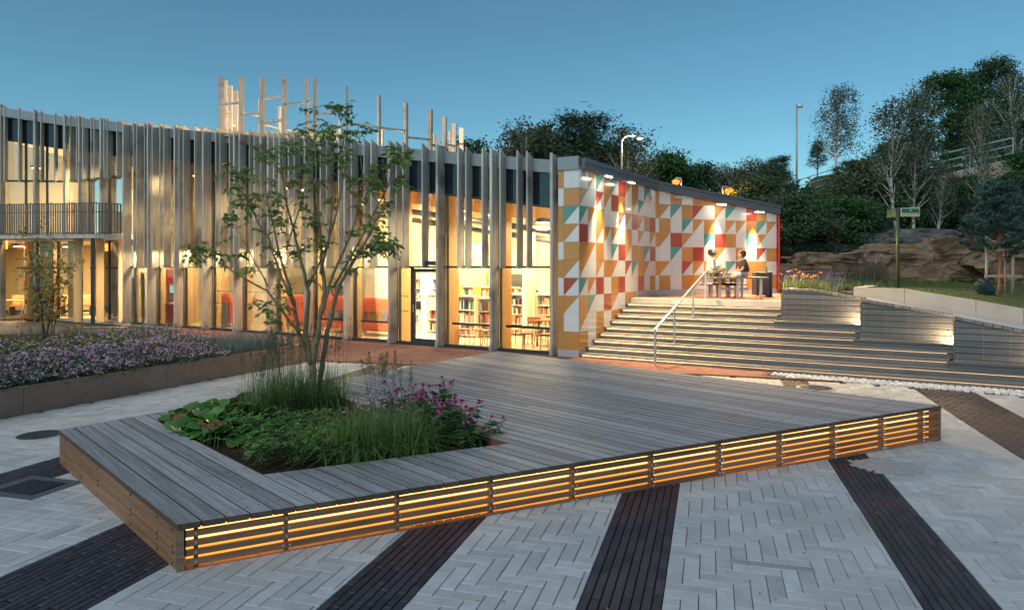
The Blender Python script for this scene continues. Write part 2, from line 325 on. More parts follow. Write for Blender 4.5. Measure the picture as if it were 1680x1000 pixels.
M('pole_green', (.05, .075, .035), .5); M('sign_green', (.03, .12, .05), .5); M('sign_white', (.7, .7, .66), .5); M('sign_tan', (.4, .28, .12), .5)
M('roof_grey', (.10, .105, .11), .7)
glass('glass_clear', (.96, .97, .95), .05)
emis('led_dim', (1, .29, .042), .85); emis('led_amber', (1, .33, .055), 1.1); emis('led_hot', (1, .46, .14), 2.1); [emis('led_step%d' % q, (1, .56+.012*q, .2+.02*q), st) for q, st in enumerate((16, 13, 10.5, 8, 6, 4.3, 3.0))]; emis('led_step', (1, .60, .26), 3.0)
emis('lamp_warm', (1, .78, .45), 12.0); emis('lamp_spot', (1, .86, .6), 40.0); emis('lamp_orange', (1, .14, .012), 3.0); emis('lamp_street', (1, .68, .34), 4.0)
emis('screen_blue', (.55, .75, .95), 1.1); emis('screen_white', (.75, 1, .85), 2.2); emis('exit_green', (.1, .8, .4), 2.0); emis('orange_sign', (1, .25, .04), 2.5)
# ---------------------------------------------------------------- ground frames
def g(x, y): return .05*math.exp(-((x+2)**2+(y-4.6)**2)/18)-.085*math.exp(-((x-6.5)**2+(y-8.8)**2)/14)
P0 = V2(1.69, 17.2); U = V2(.8623, -.5064); VV = V2(.536, .844)
NIN = V2(.5064, .8623)                                              # into the building, square to the facade
def ST(s, t, z=None):
    p = P0+U*s+VV*t
    return p if z is None else Vector((p.x, p.y, z))
def st_of(x, y):
    dx, dy = x-P0.x, y-P0.y
    return (dx*.844-dy*.536)/.9992, (.8623*dy+.5064*dx)/.9992
def lerp_table(tab, s):
    if s <= tab[0][0]: return tab[0][1]
    for (a, b), (c, d) in zip(tab, tab[1:]):
        if s <= c: return b+(d-b)*(s-a)/(c-a)
    return tab[-1][1]
RED = [(-30, -5.0), (-7, -4.2), (-5.13, -3.84), (-2.56, -3.2), (3.5, -1.2), (6.08, -.65), (7, -.62), (40, -.6)]
DN, DW, DB, DE = V2(-2.457, 5.0), V2(-5.254, 7.90), V2(-.327, 15.28), V2(5.857, 9.305)
def inside(poly, p, m=0.0):                                         # convex, counter-clockwise
    for i in range(len(poly)):
        a, b = poly[i], poly[(i+1) % len(poly)]; e = (b-a).normalized()
        if e.x*(p.y-a.y)-e.y*(p.x-a.x) < m: return False
    return True
DECK = [DN, DE, DB, DW]
# left planter wall line
PW0, PW1 = V2(-7.68, 10.23), V2(-4.93, 16.4)
pwd = (PW1-PW0).normalized(); pwn = V2(-pwd.y, pwd.x)
PW_NEAR = PW0-pwd*2.2
def in_planter(p): return (p-PW0).dot(pwn) > .02 and p.y < 21 and (p-PW1).dot(pwd) < 0
# ---------------------------------------------------------------- the ground and the paving
tag(MB().prism([(-160, -30), (160, -30), (160, 260), (-160, 260)], -.9, -.16, 0, 0).build('ground', 'joint_sand'), kind='structure')
plaza = T('plaza_paving', kind='structure')
bed = MB()
nx, ny = 40, 30
for i in range(nx+1):
    for j in range(ny+1):
        x = -20+i*1.0; y = 1+j*.7; bed.v.append((x, y, g(x, y)-.035))
for i in range(nx):
    for j in range(ny):
        a = i*(ny+1)+j; bed.f.append((a, a+ny+1, a+ny+2, a+1)); bed.mi.append(0)
bed.build('joint_bed', 'joint_sand', plaza)
RQ, BP = V2(.9603, -.279), V2(.279, .9603)
BANDS = [(-7.5, -6.78), (-4.95, -3.92), (-2.48, -1.945), (-.85, -.31), (1.37, 1.88), (3.70, 4.68)]
PWID, PLEN = .117, .351
paver_cells, brick_cells = [], []
def keep(p):
    if p.y < 3.55 or abs(p.x) > .80*p.y+.5 or p.y > 19: return False
    if inside(DECK, p, .34) or in_planter(p): return False
    s, t = st_of(p.x, p.y)
    return t < lerp_table(RED, s)
strips = []
edges = [(-13.0, -7.5)]+[(BANDS[i][1], BANDS[i+1][0]) for i in range(len(BANDS)-1)]+[(4.68, 14.0)]
for (q0, q1) in edges:
    n_i = int((q1-q0)/PWID)+4
    for i in range(-3, n_i):
        for j in range(int(2.0/PWID), int(18.5/PWID)):
            k = (i-j) % 6
            if k == 0: qa, qb, pa, pb = i, i+3, j, j+1
            elif k == 5: qa, qb, pa, pb = i, i+1, j, j+3
            else: continue
            qa, qb = max(q0, q0+qa*PWID), min(q1, q0+qb*PWID)
            if qb-qa < .02: continue
            c = RQ*((qa+qb)/2)+BP*((pa+pb)/2*PWID)
            if keep(c): paver_cells.append((c.length, c.x, c.y, qb-qa, (pb-pa)*PWID))
for (q0, q1) in BANDS:
    n = max(1, round((q1-q0)/.064)); w = (q1-q0)/n
    for i in range(n):
        for j in range(int(3.0/.21), int(18.5/.21)):
            c = RQ*(q0+(i+.5)*w)+BP*((j+.5*(i % 2)+rng.uniform(-.04, .04))*.21)
            if keep(c): brick_cells.append((c.length, c.x, c.y, w, .21))
PANG = math.atan2(RQ.y, RQ.x)
def block_local(w, l, gap, h, ch):
    w, l = w/2-gap/2, l/2-gap/2; m = MB(); ring = lambda a, b, z: [(-a, -b, z), (a, -b, z), (a, b, z), (-a, b, z)]
    m.v = ring(w, l, -h)+ring(w, l, -ch)+ring(w-ch, l-ch, 0); m.f = [(8, 9, 10, 11)]
    for b in (0, 4): m.f += [(b+i, b+(i+1) % 4, b+4+(i+1) % 4, b+4+i) for i in range(4)]
    m.mi = [0]*len(m.f); return m
_blk = {}
def place_block(name, c, gap, h, ch, material, parent, jit):
    key = (name, round(c[3], 3), round(c[4], 3))
    if key not in _blk: _blk[key] = block_local(c[3], c[4], gap, h, ch).mesh(name, material)
    o = link(name, _blk[key], parent, (c[1], c[2], g(c[1], c[2])+rng.uniform(-jit, jit)), (rng.uniform(-.004, .004), rng.uniform(-.004, .004), PANG))
def blocks_joined(name, cells, ang, gap, h, ch, material, parent, jit, zf=g):
    ca, sa = math.cos(ang), math.sin(ang); Vs = []
    for c in cells:
        z = zf(c[1], c[2])+rng.uniform(-jit, jit)
        for (x, y, zz) in block_local(c[3], c[4], gap, h, ch).v: Vs.append((c[1]+x*ca-y*sa, c[2]+x*sa+y*ca, z+zz))
    F = []
    base = [(8, 9, 10, 11)]+[(b+i, b+(i+1) % 4, b+4+(i+1) % 4, b+4+i) for b in (0, 4) for i in range(4)]
    Fb = np.array(base); F = (np.arange(len(cells))[:, None, None]*12+Fb[None]).reshape(-1, 4)
    return npmesh(name, Vs, F, material, parent, 'stuff')
paver_cells.sort(); brick_cells.sort()
for c in paver_cells[:290]: place_block('paver', c, .005, .03, .004, 'paver', plaza, .0012)
blocks_joined('pavers_beyond', paver_cells[290:], PANG, .005, .03, .004, 'paver', plaza, .0015)
for c in brick_cells[:290]: place_block('brick', c, .007, .03, .005, 'brick_dark', plaza, .0015)
blocks_joined('bricks_beyond', brick_cells[290:], PANG, .007, .03, .005, 'brick_dark', plaza, .002)
# red clinker strip in front of the building and the stair, running with the facade
red = T('red_brick_apron', kind='structure')
rc = []
ang_u = math.atan2(U.y, U.x)
for i in range(-75, 31):
    for j in range(0, 66):
        s = (i+.5*(j % 2))*.215; t = -.03-(j+.5)*.075
        if s > 4.62+max(0, (-.02-t-.62))*3: continue
        p = ST(s, t)
        if t < lerp_table(RED, s)+.06 or p.y < 5: continue
        if inside(DECK, p, .1) or in_planter(p): continue
        rc.append((0, p.x, p.y, .215, .075))
blocks_joined('clinker_bricks', rc, ang_u, .006, .03, .005, 'brick_red', red, .0015, lambda x, y: .004)
m = MB()
for (s0, t0), (s1, t1) in zip(RED[1:6], RED[2:6]):
    a, b = ST(s0, t0), ST(s1, t1); m.bar((a.x, a.y, -.02), (b.x, b.y, -.02), .012, .08)
m.build('steel_edging', 'corten', red)
sett = []
for i in range(0, 62):
    for j in range(5):
        s = 4.68+i*.115+rng.uniform(-.01, .01)+(.05 if j % 2 else 0); p = ST(s, -.07-j*.108+rng.uniform(-.008, .008))
        if j*.108 < .3 or s > 5.0: sett.append((0, p.x, p.y, .105+rng.uniform(-.015, .01), .095))
so = blocks_joined('granite_setts', sett, ang_u, .012, .04, .014, 'sett', None, .006, lambda x, y: .008)
so['kind'] = 'structure'
# manholes, drain and the steel inlay
def manhole(px, py, r, label):
    c = atz(px, py, 0); z = g(c.x, c.y)+.004
    t = T('manhole_cover', label, 'manhole', (c.x, c.y, z), group='manhole covers in the plaza')
    MB().lathe([(r*1.18, -.02), (r*1.18, .003), (r*1.02, .004), (r*1.02, -.02)], n=28).build('rim', 'concrete', t, local=True)
    m = MB().lathe([(r, -.02), (r, .004), (r*.96, .007), (.01, .007)], n=28)
    for k in range(-4, 5):
        h = math.sqrt(max(.01, (r*.85)**2-(k*r*.2)**2)); m.box(k*r*.2-.012, k*r*.2+.012, -h, h, .006, .011)
    m.build('lid', 'steel_dark', t, local=True)
manhole(1338, 634, .30, 'dark round manhole cover between the platform and the stair')
manhole(66, 714, .27, 'round manhole cover beside the brown planter wall')
c = atz(52, 803, 0); t = T('drain_grate', 'square black gutter grate sunk in the paving left of the platform', 'drain', (c.x, c.y, g(c.x, c.y)), PANG)
MB().box(-.36, .36, -.30, .30, -.02, .006).build('collar', 'asphalt', t, local=True)
m = MB().box(-.24, .24, -.2, .2, -.02, .009)
for k in range(-5, 6): m.box(k*.042-.012, k*.042+.012, -.18, .18, .008, .018)
m.build('grate', 'frame_dark', t, local=True)
c = atz(1265, 928, .01); t = tag(MB().box(-.30, .30, -.03, .03, -.01, .009).build('steel_inlay', 'galv'), 'short grey steel strip let into the pale pavers in the foreground', 'paving inlay')
t.location = (c.x, c.y, g(c.x, c.y)); t.rotation_euler = (0, 0, PANG)
def patch(pts, label):
    P = [atz(x, y, 0) for x, y in pts]; cx = sum(p.x for p in P)/len(P); cy_ = sum(p.y for p in P)/len(P); n = 44; m = MB(); ring = []
    for i in range(n):
        f = i/n*len(P); a, b = P[int(f)], P[(int(f)+1) % len(P)]; p = a.lerp(b, f-int(f)); k = 1+rng.uniform(-.12, .12)
        x, y = cx+(p.x-cx)*k, cy_+(p.y-cy_)*k; ring.append((x, y, g(x, y)+.0015))
    m.v = ring+[(cx, cy_, g(cx, cy_)+.007)]; m.f = [(i, (i+1) % n, n) for i in range(n)]; m.mi = [0]*n
    return tag(m.build('sand_patch', 'sand', smooth=True), label, 'sand', kind='stuff')
M('sand', (.42, .40, .37), .95, .25, 20, .3)
patch([(1392, 748), (1440, 741), (1498, 748), (1528, 772), (1490, 772), (1440, 768), (1405, 760)], 'patch of grey sand washed over the pavers by the platform corner')
# ---------------------------------------------------------------- the timber platform
deck = T('timber_platform', 'long low timber platform with grey deck boards and glowing slatted front', 'platform', (DN.x, DN.y, 0))
DZ = .40
ev = (DW-DN).normalized(); en = V2(ev.y, -ev.x)
if en.x < 0: en = -en
bang = math.atan2(ev.y, ev.x)
fd = (DE-DN).normalized(); fn = V2(fd.y, -fd.x)
FL, FR = V2(-2.27, 6.21), V2(-.026, 7.30)
wb = (DB-DW).normalized(); wbn = V2(-wb.y, wb.x)                      # outwards, to the back left
BKP = DW-wbn*.48
fo = (FR-FL).normalized(); fon = V2(fo.y, -fo.x)                      # outwards, to the front
ppL, ppR = (FL-DN).dot(en), (FR-DN).dot(en)
cuts = [ppL*i/6 for i in range(7)]+[ppL+(ppR-ppL)*i/16 for i in range(1, 17)]
while cuts[-1] < 9.1: cuts.append(cuts[-1]+rng.choice([.145, .148, .15, .152]))
screws = MB(); joist = []
def quadclip(poly):
    for i in range(4):
        a, b = DECK[i], DECK[(i+1) % 4]; e = (b-a).normalized(); poly = clip(poly, a, V2(e.y, -e.x))
        if len(poly) < 3: return []
    return poly
for c0, c1 in zip(cuts, cuts[1:]):
    a, b = c0+.0065, c1-.0065
    poly = [DN+en*a-ev*7, DN+en*b-ev*7, DN+en*b+ev*12, DN+en*a+ev*12]
    poly = quadclip(poly)
    if not poly: continue
    pieces = [poly]
    if c0 >= ppL-.01 and c1 <= ppR+.01:
        pieces = [clip(poly, FL, -fon), clip(poly, BKP, -wbn)]
    for pc in pieces:
        if len(pc) < 3: continue
        ts = [(p-DN).dot(ev) for p in pc]; lo, hi = min(ts), max(ts); parts = [pc]
        if hi-lo > 4.6:
            n = 2 if hi-lo < 8 else 3; parts = []; rest = pc
            for q in range(1, n):
                cutp = DN+ev*(lo+(hi-lo)*(q/n+rng.choice([-.09, -.03, .04, .1])))
                pa = clip(rest, cutp-ev*.002, ev); rest = clip(rest, cutp+ev*.002, -ev); parts.append(pa)
            parts.append(rest)
        for pr in parts:
            if len(pr) < 3: continue
            ar = abs(sum(pr[i].x*pr[(i+1) % len(pr)].y-pr[(i+1) % len(pr)].x*pr[i].y for i in range(len(pr))))/2
            if ar < .003: continue
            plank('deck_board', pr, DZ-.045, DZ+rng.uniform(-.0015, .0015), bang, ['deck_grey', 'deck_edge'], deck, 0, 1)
            ts = [(p-DN).dot(ev) for p in pr]; k0 = math.ceil((min(ts)+.05)/.52); k1 = math.floor((max(ts)-.05)/.52)
            for k in range(k0, k1+1):
                for f in (.22, .78):
                    p = DN+ev*(k*.52+rng.uniform(-.006, .006))+en*(c0+(c1-c0)*f)
                    if inside(pr, p, -.5): screws.lathe([(.008, -.004), (.008, .0022)], (p.x, p.y, DZ), 6)
screws.build('screw_heads', 'frame_dark', deck, kind='stuff')
inner = [DN-fn*.22+fd*.12+ev*.05, DE-fn*.22-fd*.5, DB-V2(0, .35), DW+wb*.25-wbn*.2+V2(.1, -.05)]
# carcass under the boards, with the plant bed left open
m = MB()
carc = [p for p in inner]
def carc_part(fn_list):
    p = list(carc)
    for (q, n) in fn_list: p = clip(p, q, n)
    return p
e0 = DN+en*(ppL-.02); e1 = DN+en*(ppR+.02)
for fl in ([(e0, en)], [(e1, -en)], [(e0, -en), (e1, en), (FL+fon*.02, -fon)], [(e0, -en), (e1, en), (BKP+wbn*.02, -wbn)]):
    p = carc_part(fl)
    if len(p) > 2: m.prism(p, -.1, DZ-.06)
m.build('carcass', 'frame_dark', deck)
# left side: two long boards; back sides the same
def side_boards(a, b, nrm, rows, name, mt):
    d = (b-a).normalized()
    for z0, z1 in rows:
        pl = [a-nrm*.045, b-nrm*.045, b-nrm*.012, a-nrm*.012]
        plank(name, pl, z0, z1, math.atan2(d.y, d.x), [mt], deck)
lnr = V2(-ev.y, ev.x) if V2(-ev.y, ev.x).dot(en) < 0 else V2(ev.y, -ev.x)
side_boards(DN+ev*.045, DW-ev*.02, lnr, [(.185, .352), (-.05, .178)], 'side_board', 'slat_wood')
side_boards(DW+wb*.05, DB, wbn, [(.185, .352), (-.05, .178)], 'side_board', 'deck_side')
be = (DE-DB).normalized(); ben = V2(-be.y, be.x)
if ben.dot(en) < 0: ben = -ben
side_boards(DB, DE-be*.06, ben, [(.185, .352), (-.12, .178)], 'side_board', 'deck_side')
sb = MB()
for k in range(11):
    p = DN+ev*(.12+k*.36)+lnr*(-.012)
    if k in (0, 1, 3, 6, 8, 10):
        for z in (.33, .21, .16, .08): sb.cbox((p.x, p.y, z), (.012, .012, .016), bang)
sb.build('side_bolts', 'frame_dark', deck, kind='stuff')
# front slats with the light behind them
FLEN = (DE-DN).length
def front_x(px):
    y = 860-.1554*(px-290); d = FPX*(CAMZ-DZ)/(y-HY); return (V2((px-CX)/FPX*d, d)-DN).dot(fd)
bolts_s = [front_x(p) for p in (322, 471, 655, 810, 945, 1075, 1187, 1287, 1375, 1455, 1520)]
slat_z = [.333-.07*k for k in range(6)]
fa = math.atan2(fd.y, fd.x)
bm_ = MB()
for k, zt in enumerate(slat_z):
    js = [.06]+[s for i, s in enumerate(bolts_s) if i > 0 and (i+k) % 2 == 0 and i < 10]+[FLEN-.05]
    for a, b in zip(js, js[1:]):
        p0, p1 = DN+fd*(a+.0015), DN+fd*(b-.0015)
        plank('slat', [p0-fn*.042, p1-fn*.042, p1-fn*.018, p0-fn*.018], zt-.046, zt, fa, ['slat_wood'], deck)
    for i, s in enumerate(bolts_s):
        offs = (-.025, .025) if (i+k) % 2 == 0 and 0 < i < 10 else (0,)
        for of in offs:
            p = DN+fd*(s+of)-fn*.018
            bm_.tube([(p.x, p.y, zt-.023), (p.x+fn.x*.006, p.y+fn.y*.006, zt-.023)], [.011, .008], 8)
bm_.build('slat_bolts', 'steel_brushed', deck, kind='stuff')
for s in bolts_s:
    p0, p1 = DN+fd*(s-.015)-fn*.05, DN+fd*(s+.015)-fn*.05
    plank('batten', [p0-fn*.06, p1-fn*.06, p1+fn*.005, p0+fn*.005], -.12, .345, fa, ['slat_wood'], deck)
p = DN+fd*.03
plank('corner_post', [DN-fn*.055+ev*.0, DN+fd*.05-fn*.055, DN+fd*.05-fn*.006, DN-fn*.006], -.02, .352, fa, ['deck_side'], deck)
plank('corner_post', [DE-fd*.045-fn*.06, DE-fn*.06, DE-fn*.01, DE-fd*.045-fn*.01], -.12, .352, fa, ['deck_side'], deck)
for k, zt in enumerate(slat_z):
    p0, p1 = DN+fd*.065-fn*.105, DE-fd*.12-fn*.105
    plank('led_strip', [p0-fn*.008, p1-fn*.008, p1, p0], zt-.036, zt+.023, fa, ['led_hot' if k < 2 else ('led_amber' if k < 4 else 'led_dim')], deck)
# steel edging of the plant bed
BL = DN+en*ppL; tL = ((BKP-BL).dot(wbn))/ev.dot(wbn); BLc = BL+ev*tL
BR = DN+en*ppR; tR = ((BKP-BR).dot(wbn))/ev.dot(wbn); BRc = BR+ev*tR
OPEN = [FL, FR, BRc, BLc]
m = MB()
for i in range(4):
    a, b = OPEN[i], OPEN[(i+1) % 4]; d = (b-a).normalized(); nn = V2(-d.y, d.x); m.prism([a+nn*.002, b+nn*.002, b+nn*.012, a+nn*.012], .05, DZ-.004)
m.build('steel_edging', 'corten', deck)
cen = sum(OPEN, V2(0, 0))/4
sm = MB(); ng = 26
for i in range(ng+1):
    for j in range(ng+1):
        a = FL.lerp(FR, i/ng); b = BLc.lerp(BRc, i/ng); p = a.lerp(b, j/ng); sm.v.append((p.x, p.y, .30+.06*math.sin(math.pi*i/ng)*math.sin(math.pi*j/ng)+rng.uniform(-.008, .012)))
for i in range(ng):
    for j in range(ng): q = i*(ng+1)+j; sm.f.append((q, q+ng+1, q+ng+2, q+1)); sm.mi.append(0)
tag(sm.build('soil', 'soil', smooth=True), 'dark soil in the plant bed of the timber platform', 'soil', kind='stuff')
# ---------------------------------------------------------------- stair
stair = T('timber_stair', 'broad timber stair with light strips under its treads beside the tiled wall', 'stairs', (*P0, 0))
TZ = lambda i: .10+.142*i
TT = lambda i: .365*i
s_end = [10.9, 10.9, 7.93, 7.93, 6.15, 6.15, 4.32, 4.32, 4.32, 4.32]
def st_plank(name, s0, s1, t0, t1, z0, z1, mats, parent, ms=0):
    return plank(name, [ST(s0, t0), ST(s1, t0), ST(s1, t1), ST(s0, t1)], z0, z1, ang_u, mats, parent, 0, ms)
studs = MB()
def stud(s, t, z, r=.007):
    p = ST(s, t, z); q = p-Vector((*NIN, 0))*.005; studs.tube([p, q], r, 6)
for i in range(10):
    gran = i == 9
    s = .03; zt = TZ(i); t0 = TT(i)
    while s < s_end[i]-.05:
        e = min(s_end[i], s+(rng.uniform(1.7, 2.7) if not gran else 1.15))
        if s_end[i]-e < .5: e = s_end[i]
        if gran: st_plank('granite_step', s+.003, e-.003, t0-.01, t0+.40, zt-.165, zt, ['granite_light'], stair)
        else:
            st_plank('riser_board', s+.002, e-.002, t0, t0+.03, zt-.15, zt-.036, ['step_wood'], stair)
            st_plank('tread_board', s+.002, e-.002, t0-.025, t0+.16, zt-.034, zt, ['step_wood'], stair)
            st_plank('tread_board', s+.002, e-.002, t0+.168, t0+.362, zt-.034, zt, ['step_wood'], stair)
            for q in np.arange(s+.06, e, .52):
                stud(q, t0, zt-.075, .0055); stud(q, t0, zt-.11, .0055) if rng.random() < .4 else None
        s = e
    if not gran:
        st_plank('under_frame', .05, s_end[i]-.02, t0+.04, t0+.40, -.1, zt-.04, ['frame_dark'], stair)
        brk = [.1]+[q for q in (1.2, 2.0, 2.7, 3.3, 3.9, 4.6) if q < s_end[i]-.3]+[s_end[i]-.1]
        for q, (qa, qb) in enumerate(zip(brk, brk[1:])): st_plank('led_strip', qa, qb-.004, t0-.018, t0-.008, zt-.0375, zt-.0345, ['led_step%d' % min(q, 6)], stair)
# stepped benches at the right end of the stair
BS = [4.34, 6.18, 7.96, 9.75, 11.5]
TOPL = [(4.3, 1.74), (5.0, 1.73), (6.18, 1.545), (7.96, 1.247), (9.1, 1.03), (11.6, .62)]
for k in range(4):
    lab = ['grey timber bench with tall plank back at the top of the stair', 'middle plank-backed timber bench stepping down beside the stair', 'low plank-backed timber bench nearest the bottom of the stair', 'lowest plank-backed bench at the right edge of the photo'][k]
    s0, s1, sz = BS[k], BS[k+1], TZ(6-2*k); tf, tp = 2.0-.73*k, 2.5-.73*k
    bo = ST(s0, tf, 0); bench = T('stepped_bench', lab, 'bench', bo, group='stepped timber benches beside the stair')
    st_plank('seat_board', s0-.09, s1-.002, tf-.02, tf+.235, sz-.04, sz, ['step_wood'], bench)
    st_plank('seat_board', s0-.09, s1-.002, tf+.243, tp, sz-.04, sz, ['step_wood'], bench)
    for (z0, z1) in ((sz-.15, sz-.045), (sz-.285, sz-.157)): st_plank('front_board', s0-.085, s1-.004, tf, tf+.03, z0, z1, ['step_wood'], bench)
    st_plank('side_board', s0-.088, s0-.058, tf+.03, tf+.6, sz-.285, sz-.045, ['step_wood'], bench)
    st_plank('body', s0-.04, s1-.01, tf+.04, tp+.05, max(-.05, sz-.5), sz-.045, ['frame_dark'], bench)
    z = sz+.006; bh = .131
    while z < lerp_table(TOPL, s0):                               # back planks, cut along the sloping top
        poly = [V2(s0, z), V2(s1-.004, z), V2(s1-.004, z+bh-.013), V2(s0, z+bh-.013)]
        for (a, b), (c, d) in zip(TOPL, TOPL[1:]):
            if c <= s0 or a >= s1: continue
            dv = V2(c-a, d-b).normalized(); poly = clip(poly, V2(a, b-.04), V2(-dv.y, dv.x))
            if len(poly) < 3: break
        if len(poly) > 2 and max(p.y for p in poly)-min(p.y for p in poly) > .015:
            m = MB(); m.hexa([ST(p.x, tp, p.y) for p in poly], [ST(p.x, tp+.03, p.y) for p in poly])
            cpt = ST(sum(p.x for p in poly)/len(poly), tp, z)
            ca, sa = math.cos(-ang_u), math.sin(-ang_u)
            m.v = [((x-cpt.x)*ca-(y-cpt.y)*sa, (x-cpt.x)*sa+(y-cpt.y)*ca, zz-cpt.z) for x, y, zz in m.v]
            link('back_plank', m.mesh('back_plank', ['step_wood']), bench, cpt, (0, 0, ang_u))
            for q in np.arange(s0+.05, s1, .44):
                if z+bh*.5 < lerp_table(TOPL, q)-.07:
                    stud(q, tp, z+.03); stud(q, tp, z+.095)
        z += bh
    m = MB()                                                      # solid core behind the planks
    ss = [s0+.01]+[a for a, b in TOPL if s0 < a < s1]+[s1-.01]
    for a, b in zip(ss, ss[1:]):
        za, zb = lerp_table(TOPL, a)-.06, lerp_table(TOPL, b)-.06
        m.hexa([ST(a, tp+.035, 0), ST(b, tp+.035, 0), ST(b, tp+.40, 0), ST(a, tp+.40, 0)], [ST(a, tp+.035, za), ST(b, tp+.035, zb), ST(b, tp+.40, zb), ST(a, tp+.40, za)])
    m.build('core', 'frame_dark', bench)
    z = sz+.006                                                   # end planks on the left side of the back
    while z+bh < lerp_table(TOPL, s0)-.02:
        st_plank('end_plank', s0-.028, s0-.002, tp, tp+.42, z, z+bh-.006, ['step_wood'], bench); z += bh
    if k > 0: st_plank('lamp', s0-.036, s0-.029, tp+.34, tp+.40, sz+.30, sz+.44, ['lamp_bench'] if 'lamp_bench' in MATS else [emis('lamp_bench', (1, .74, .4), 30.0)], bench)
    if k > 0:
        lq = ST(s0-.09, tp+.46, sz+.34); light('lamp_light', 'POINT', bench, lq, 17, (1, .72, .40), size=.03)
    s = s0
    while s < s1-.02:                                              # coping planks laid across the sloping top
        e = min(s1, s+.162); za, zb = lerp_table(TOPL, s), lerp_table(TOPL, e-.008)
        m = MB(); off = ST(s, tp, za); j = rng.uniform(-.006, .006)
        m.hexa([ST(s, tp-.035+j, za-.05), ST(e-.016, tp-.035+j, zb-.05), ST(e-.016, tp+.43, zb-.05), ST(s, tp+.43, za-.05)], [ST(s, tp-.035+j, za), ST(e-.016, tp-.035+j, zb), ST(e-.016, tp+.43, zb), ST(s, tp+.43, za)])
        link('coping_plank', m.mesh('coping_plank', ['coping_wood'], off), bench, off); s = e
    a, b = s0, s1
    m = MB(); m.hexa([ST(a, tp+.44, 0), ST(b, tp+.44, 0), ST(b, 3.58, 0), ST(a, 3.58, 0)], [ST(a, tp+.44, lerp_table(TOPL, a)-.05), ST(b, tp+.44, lerp_table(TOPL, b)-.10), ST(b, 3.58, lerp_table(TOPL, b)-.02), ST(a, 3.58, lerp_table(TOPL, a)+.0)])
    m.build('infill', 'plinth', bench)
studs.build('stud_heads', 'steel_brushed', stair, kind='stuff')
# handrail
hr = T('handrail', 'slim steel handrail climbing the left part of the stair', 'handrail', ST(2.15, -.43, 0))
hp = [(-.43, 0.0, .83), (.9, TZ(2), 1.27), (2.37, TZ(6), 1.77), (3.5, TZ(9), 2.15)]
for t_, z0, z1 in hp:
    p = ST(2.14, t_); MB().cbox((p.x, p.y, (z0+z1)/2), (.045, .045, z1-z0), ang_u).build('post', 'steel_brushed', hr)
    MB().cbox((p.x, p.y, z0+.006), (.1, .1, .012), ang_u).build('foot_plate', 'steel_brushed', hr)
a, b = ST(2.14, hp[0][0]-.02, hp[0][2]), ST(2.14, hp[-1][0]+.12, hp[-1][2]+.03)
MB().bar(a, b, .05, .035).build('rail', 'steel_brushed', hr)
# concrete retaining wall behind the benches
cw = T('retaining_wall', 'pale concrete retaining wall stepping down beside the lawn', 'wall', ST(5.83, 3.6, 0))
CWT = [(5.83, 1.765), (6.95, 1.74), (8.4, 1.50), (9.3, 1.33), (10.6, 1.12), (13, .8)]
for (a, za), (b, zb) in zip(CWT, CWT[1:]):
    m = MB(); m.hexa([ST(a+.004, 3.6, 0), ST(b-.004, 3.6, 0), ST(b-.004, 3.85, 0), ST(a+.004, 3.85, 0)], [ST(a+.004, 3.6, za), ST(b-.004, 3.6, zb), ST(b-.004, 3.85, zb), ST(a+.004, 3.85, za)])
    m.build('concrete_panel', 'concrete', cw)
m = MB(); m.hexa([ST(5.834, 3.86, 0), ST(6.08, 3.86, 0), ST(6.08, 7.5, 0), ST(5.834, 7.5, 0)], [ST(5.834, 3.86, 1.765), ST(6.08, 3.86, 1.765), ST(6.08, 7.5, 1.72), ST(5.834, 7.5, 1.72)]); m.build('concrete_panel', 'concrete', cw)
# terrace at the top of the stair
P1, P2 = V2(4.55, 21.7), V2(9.1, 23.5)
TERZ = 1.378
ter = T('terrace', kind='structure')
MB().prism([ST(.0, 3.68), ST(5.8, 3.68), ST(5.8, 9.6), ST(2.9, 9.6), P2, P1], .0, TERZ-.012).build('slab', 'joint_sand', ter)
tc_ = []
for i in range(-2, 29):
    for j in range(0, 58):
        p = ST((i+.5*(j % 2))*.215, 3.72+j*.105)
        s, t = st_of(p.x, p.y)
        d_ = (P2-P1).normalized(); ins = (p-P1).dot(V2(d_.y, -d_.x)) > .02 if t > 5.3 else True
        if .1 < s < 5.75 and ins and t < 9.4: tc_.append((0, p.x, p.y, .215, .105))
blocks_joined('clinker_bricks', tc_, ang_u, .006, .02, .004, 'brick_red', ter, .001, lambda x, y: TERZ)
# ---------------------------------------------------------------- the library
FA = V2(1.064, 17.52)
def F(s, o=0.0, z=None):                                           # s metres left along the facade, o metres inwards
    p = FA-U*s+NIN*o
    return p if z is None else Vector((p.x, p.y, z))
def s_px(px):
    r = (px-CX)/FPX; return (FA.x-r*FA.y)/(U.x-r*U.y)
def ztop(s): return 5.2+.152*s
lib = T('library_building', 'low library with wavy screen of upright timber fins, glazing and tiled end wall', 'building', (*F(8), 0))
posts_px = [903.3, 804.4, 716.1, 637.6, 564.8, 499.8, 439.3, 383.8, 332.9, 286.4, 242.4, 202.2]
fins_px = [863.2, 847.2, 818.8, 790, 762.9, 750, 691.6, 659.7, 648.8, 607.7, 596, 575.2, 554.4, 534.9, 524.5, 481.6, 472, 456.9, 447.8, 427, 416, 408.2, 391.4,
           375.4, 360, 353, 318.6, 299.8, 292.8, 268.2, 261.4, 248.8, 236.2, 223.4, 217.9]
PS = [s_px(p) for p in posts_px]; SL = PS[-1]
